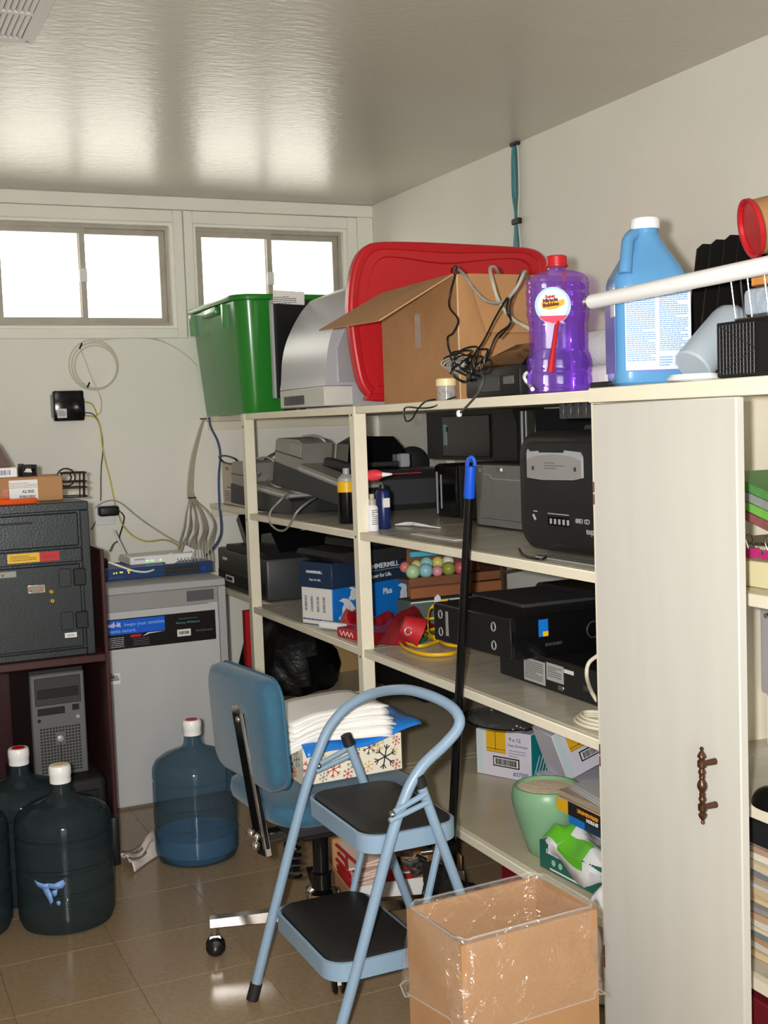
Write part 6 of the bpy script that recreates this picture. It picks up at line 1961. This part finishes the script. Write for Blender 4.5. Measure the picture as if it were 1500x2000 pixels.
obj('liner_hem', G().tube(lin_ring(.017, .315, 8, .007), .0016, 5, True), film('hem_film', (.97, .96, .95, 1), (.85, .82, .80, 1), .14, .12), ln_)
obj('liner_fold', G().tube(lin_ring(.002, .479, 4, .001), .0022, 5, True), MATS['hem_film'], ln_)

# ================================================================ water bottles
WB = film('blue_polycarbonate', (.50, .60, .64, 1), (.055, .075, .085, 1), .30, .08)
WBL = film('clear_blue_polycarbonate', (.58, .70, .78, 1), (.08, .13, .17, 1), .26, .08)
WATER = film('water_in_bottle', (.46, .68, .86, 1), (.20, .42, .62, 1), .50, .05)
def bottle(loc, label, body, cap_red=True, level=0.0, logo=False, rz=0.0, H=.455, r=.136):
    t = thing('water_bottle', label, 'water bottle', loc, rz, 'five gallon water bottles on the floor')
    k = r / .136
    pr_ = [(.112, 0), (.126, .006), (.135, .028), (.136, .05), (.136, .105), (.129, .110), (.129, .118), (.136, .123), (.136, .172), (.129, .177), (.129, .185), (.136, .190), (.136, .255), (.132, .260), (.132, .266), (.136, .272), (.136, .290), (.133, .308), (.124, .325), (.100, .342), (.066, .355), (.042, .364), (.031, .375), (.0275, .392), (.0275, .425)]
    b = obj('body', G().lathe([(a * k, z) for a, z in pr_], 44), body, t, ang=30)
    if level > 0:
        obj('water', G().lathe([(.11 * k, .006), (.130 * k, .03), (.131 * k, level)], 40), WATER, b)
    cp_ = obj('cap', G().lathe([(.0295, .405), (.030, .409), (.030, .425), (.0315, .428), (.0315, .448), (.028, .455)], 26), WHITE, t)
    obj('cap_seal', G().lathe([(.020, .455), (.019, .4565)], 20), RED if cap_red else CREAM, cp_)
    if logo:
        LG = mat('pale_blue_bottle_print', (120, 160, 220), .4)
        g = G()
        rd = random.Random(2)
        for blob in ([(-2.40, .168), (-2.30, .162), (-2.18, .158), (-2.08, .160), (-2.08, .146), (-2.20, .142), (-2.32, .150)], [(-2.08, .160), (-1.96, .158), (-1.86, .164), (-1.78, .168), (-1.74, .156), (-1.80, .144), (-1.92, .142), (-2.08, .146)],
                     [(-2.20, .142), (-2.08, .146), (-2.02, .130), (-2.00, .108), (-2.06, .098), (-2.10, .114), (-2.16, .128)], [(-2.02, .138), (-1.90, .142), (-1.92, .126), (-1.98, .120)], [(-1.94, .106), (-1.89, .110), (-1.85, .104), (-1.87, .096), (-1.92, .096)]):
            R_ = .1374
            g.poly([(R_ * math.cos(u_), R_ * math.sin(u_), z_) for u_, z_ in blob])
        o = obj('logo_print', g, LG, b)
        solidify(o, .0006)
    return t
bottle((1.025, 3.800, 0), 'blue water bottle part filled with water beside the chair', WBL, True, .085)
bottle((.548, 3.485, 0), 'dark water bottle with cream cap nearest the camera', WB, False, 0, True)
bottle((.470, 3.745, 0), 'dark water bottle with red seal behind the cream capped one', WB, True, 0, False)
bottle((.268, 3.545, 0), 'dark water bottle cut by the left edge of the picture', WB, True, 0, True, .5)

# striped cloth on the floor
def sock(u, v):
    x = .86 - .02 + .11 * u + .02 * math.sin(5 * v)
    y = 3.70 + .20 * u * .35 + .12 * v
    z = .002 + .020 * math.sin(math.pi * v) * (1 + .5 * math.sin(9 * u)) + .006 * abs(math.sin(14 * v + 3 * u))
    return (x + .03 * v, y, z)
g = G()
P0 = [Vector(p) for p in [(0.7784,3.8659,0.0000), (0.8016,3.7494,0.0000), (0.9142,3.8671,0.0000), (0.9396,4.0516,0.0000)]]
def sk2(u, v):
    p = P0[0] * (1 - u) * (1 - v) + P0[1] * (1 - u) * v + P0[2] * u * v + P0[3] * u * (1 - v)
    e = min(1, 6 * v, 6 * (1 - v))
    return p + Vector((0, 0, .003 + .030 * e * (.6 + .4 * math.sin(7 * u + 2)) + .008 * e * math.sin(15 * v + 4 * u)))
CL = mat('striped_white_cloth', (218, 206, 200), .85)
t = thing('cloth', 'striped white cloth lying on the floor before the console', 'cloth', (.85, 3.82, 0))
sh_ = -Vector((.85, 3.82, 0))
o = obj('fabric', G().grid(lambda u, v: sk2(u, v) + sh_, 18, 16), CL, t)
solidify(o, .004, 1)
for k in range(5):
    v0 = .10 + k * .18
    o = obj('stripe', G().grid(lambda u, v, v0=v0: sk2(u * .55, v0 + .05 * v) + sh_ + Vector((0, 0, .0095)), 14, 2), mat('grey_stripe', (120, 110, 104), .85), t)
    solidify(o, .001)

# broom leaning on the shelf front
a, b = Vector((1.480, 2.685, 1.303)), Vector((1.463, 2.845, .170))
t = thing('broom', 'long black broom handle with a blue grip leaning on the shelves', 'broom', (1.463, 2.85, 0))
o_ = Vector((1.463, 2.85, 0))
ax = (a - b).normalized()
obj('handle', G().tube([tuple(b - o_), tuple(a - ax * .09 - o_)], .0118, 16), BLACKG, t)
side = Vector((.907, -.419, 0))
g = G()
gp = a - ax * .105 - o_
g.tube([tuple(gp), tuple(gp + ax * .004), tuple(gp + ax * .082)], [.0140, .0148, .0140], 16)
nrm_ = side.cross(ax).normalized()
loop = [tuple(gp + ax * (.083 + .022 * math.sin(t_)) + side * (.0095 * math.cos(t_))) for t_ in [math.pi * i / 10 for i in range(11)]]
g.tube(loop, .0052, 8)
obj('grip', g, BLUE, t)
obj('socket', G().tube([tuple(b - o_ - ax * .01), tuple(b - o_ + ax * .09)], [.020, .015], 14), BLACK, t)
hb_ = b - o_
obj('head', G().box(-.02, .02, -.13, .13, .10, .165, .008, 2), BLACKM, t)
g = G()
rd = random.Random(6)
for i in range(26):
    for j in range(5):
        y = -.125 + i * .010
        x = -.016 + j * .008
        g.tube([(x, y, .10), (x * 1.5 + rd.uniform(-.004, .004), y * 1.18, .003)], .0022, 4)
obj('bristles', g, BLACKM, t, kind='stuff')
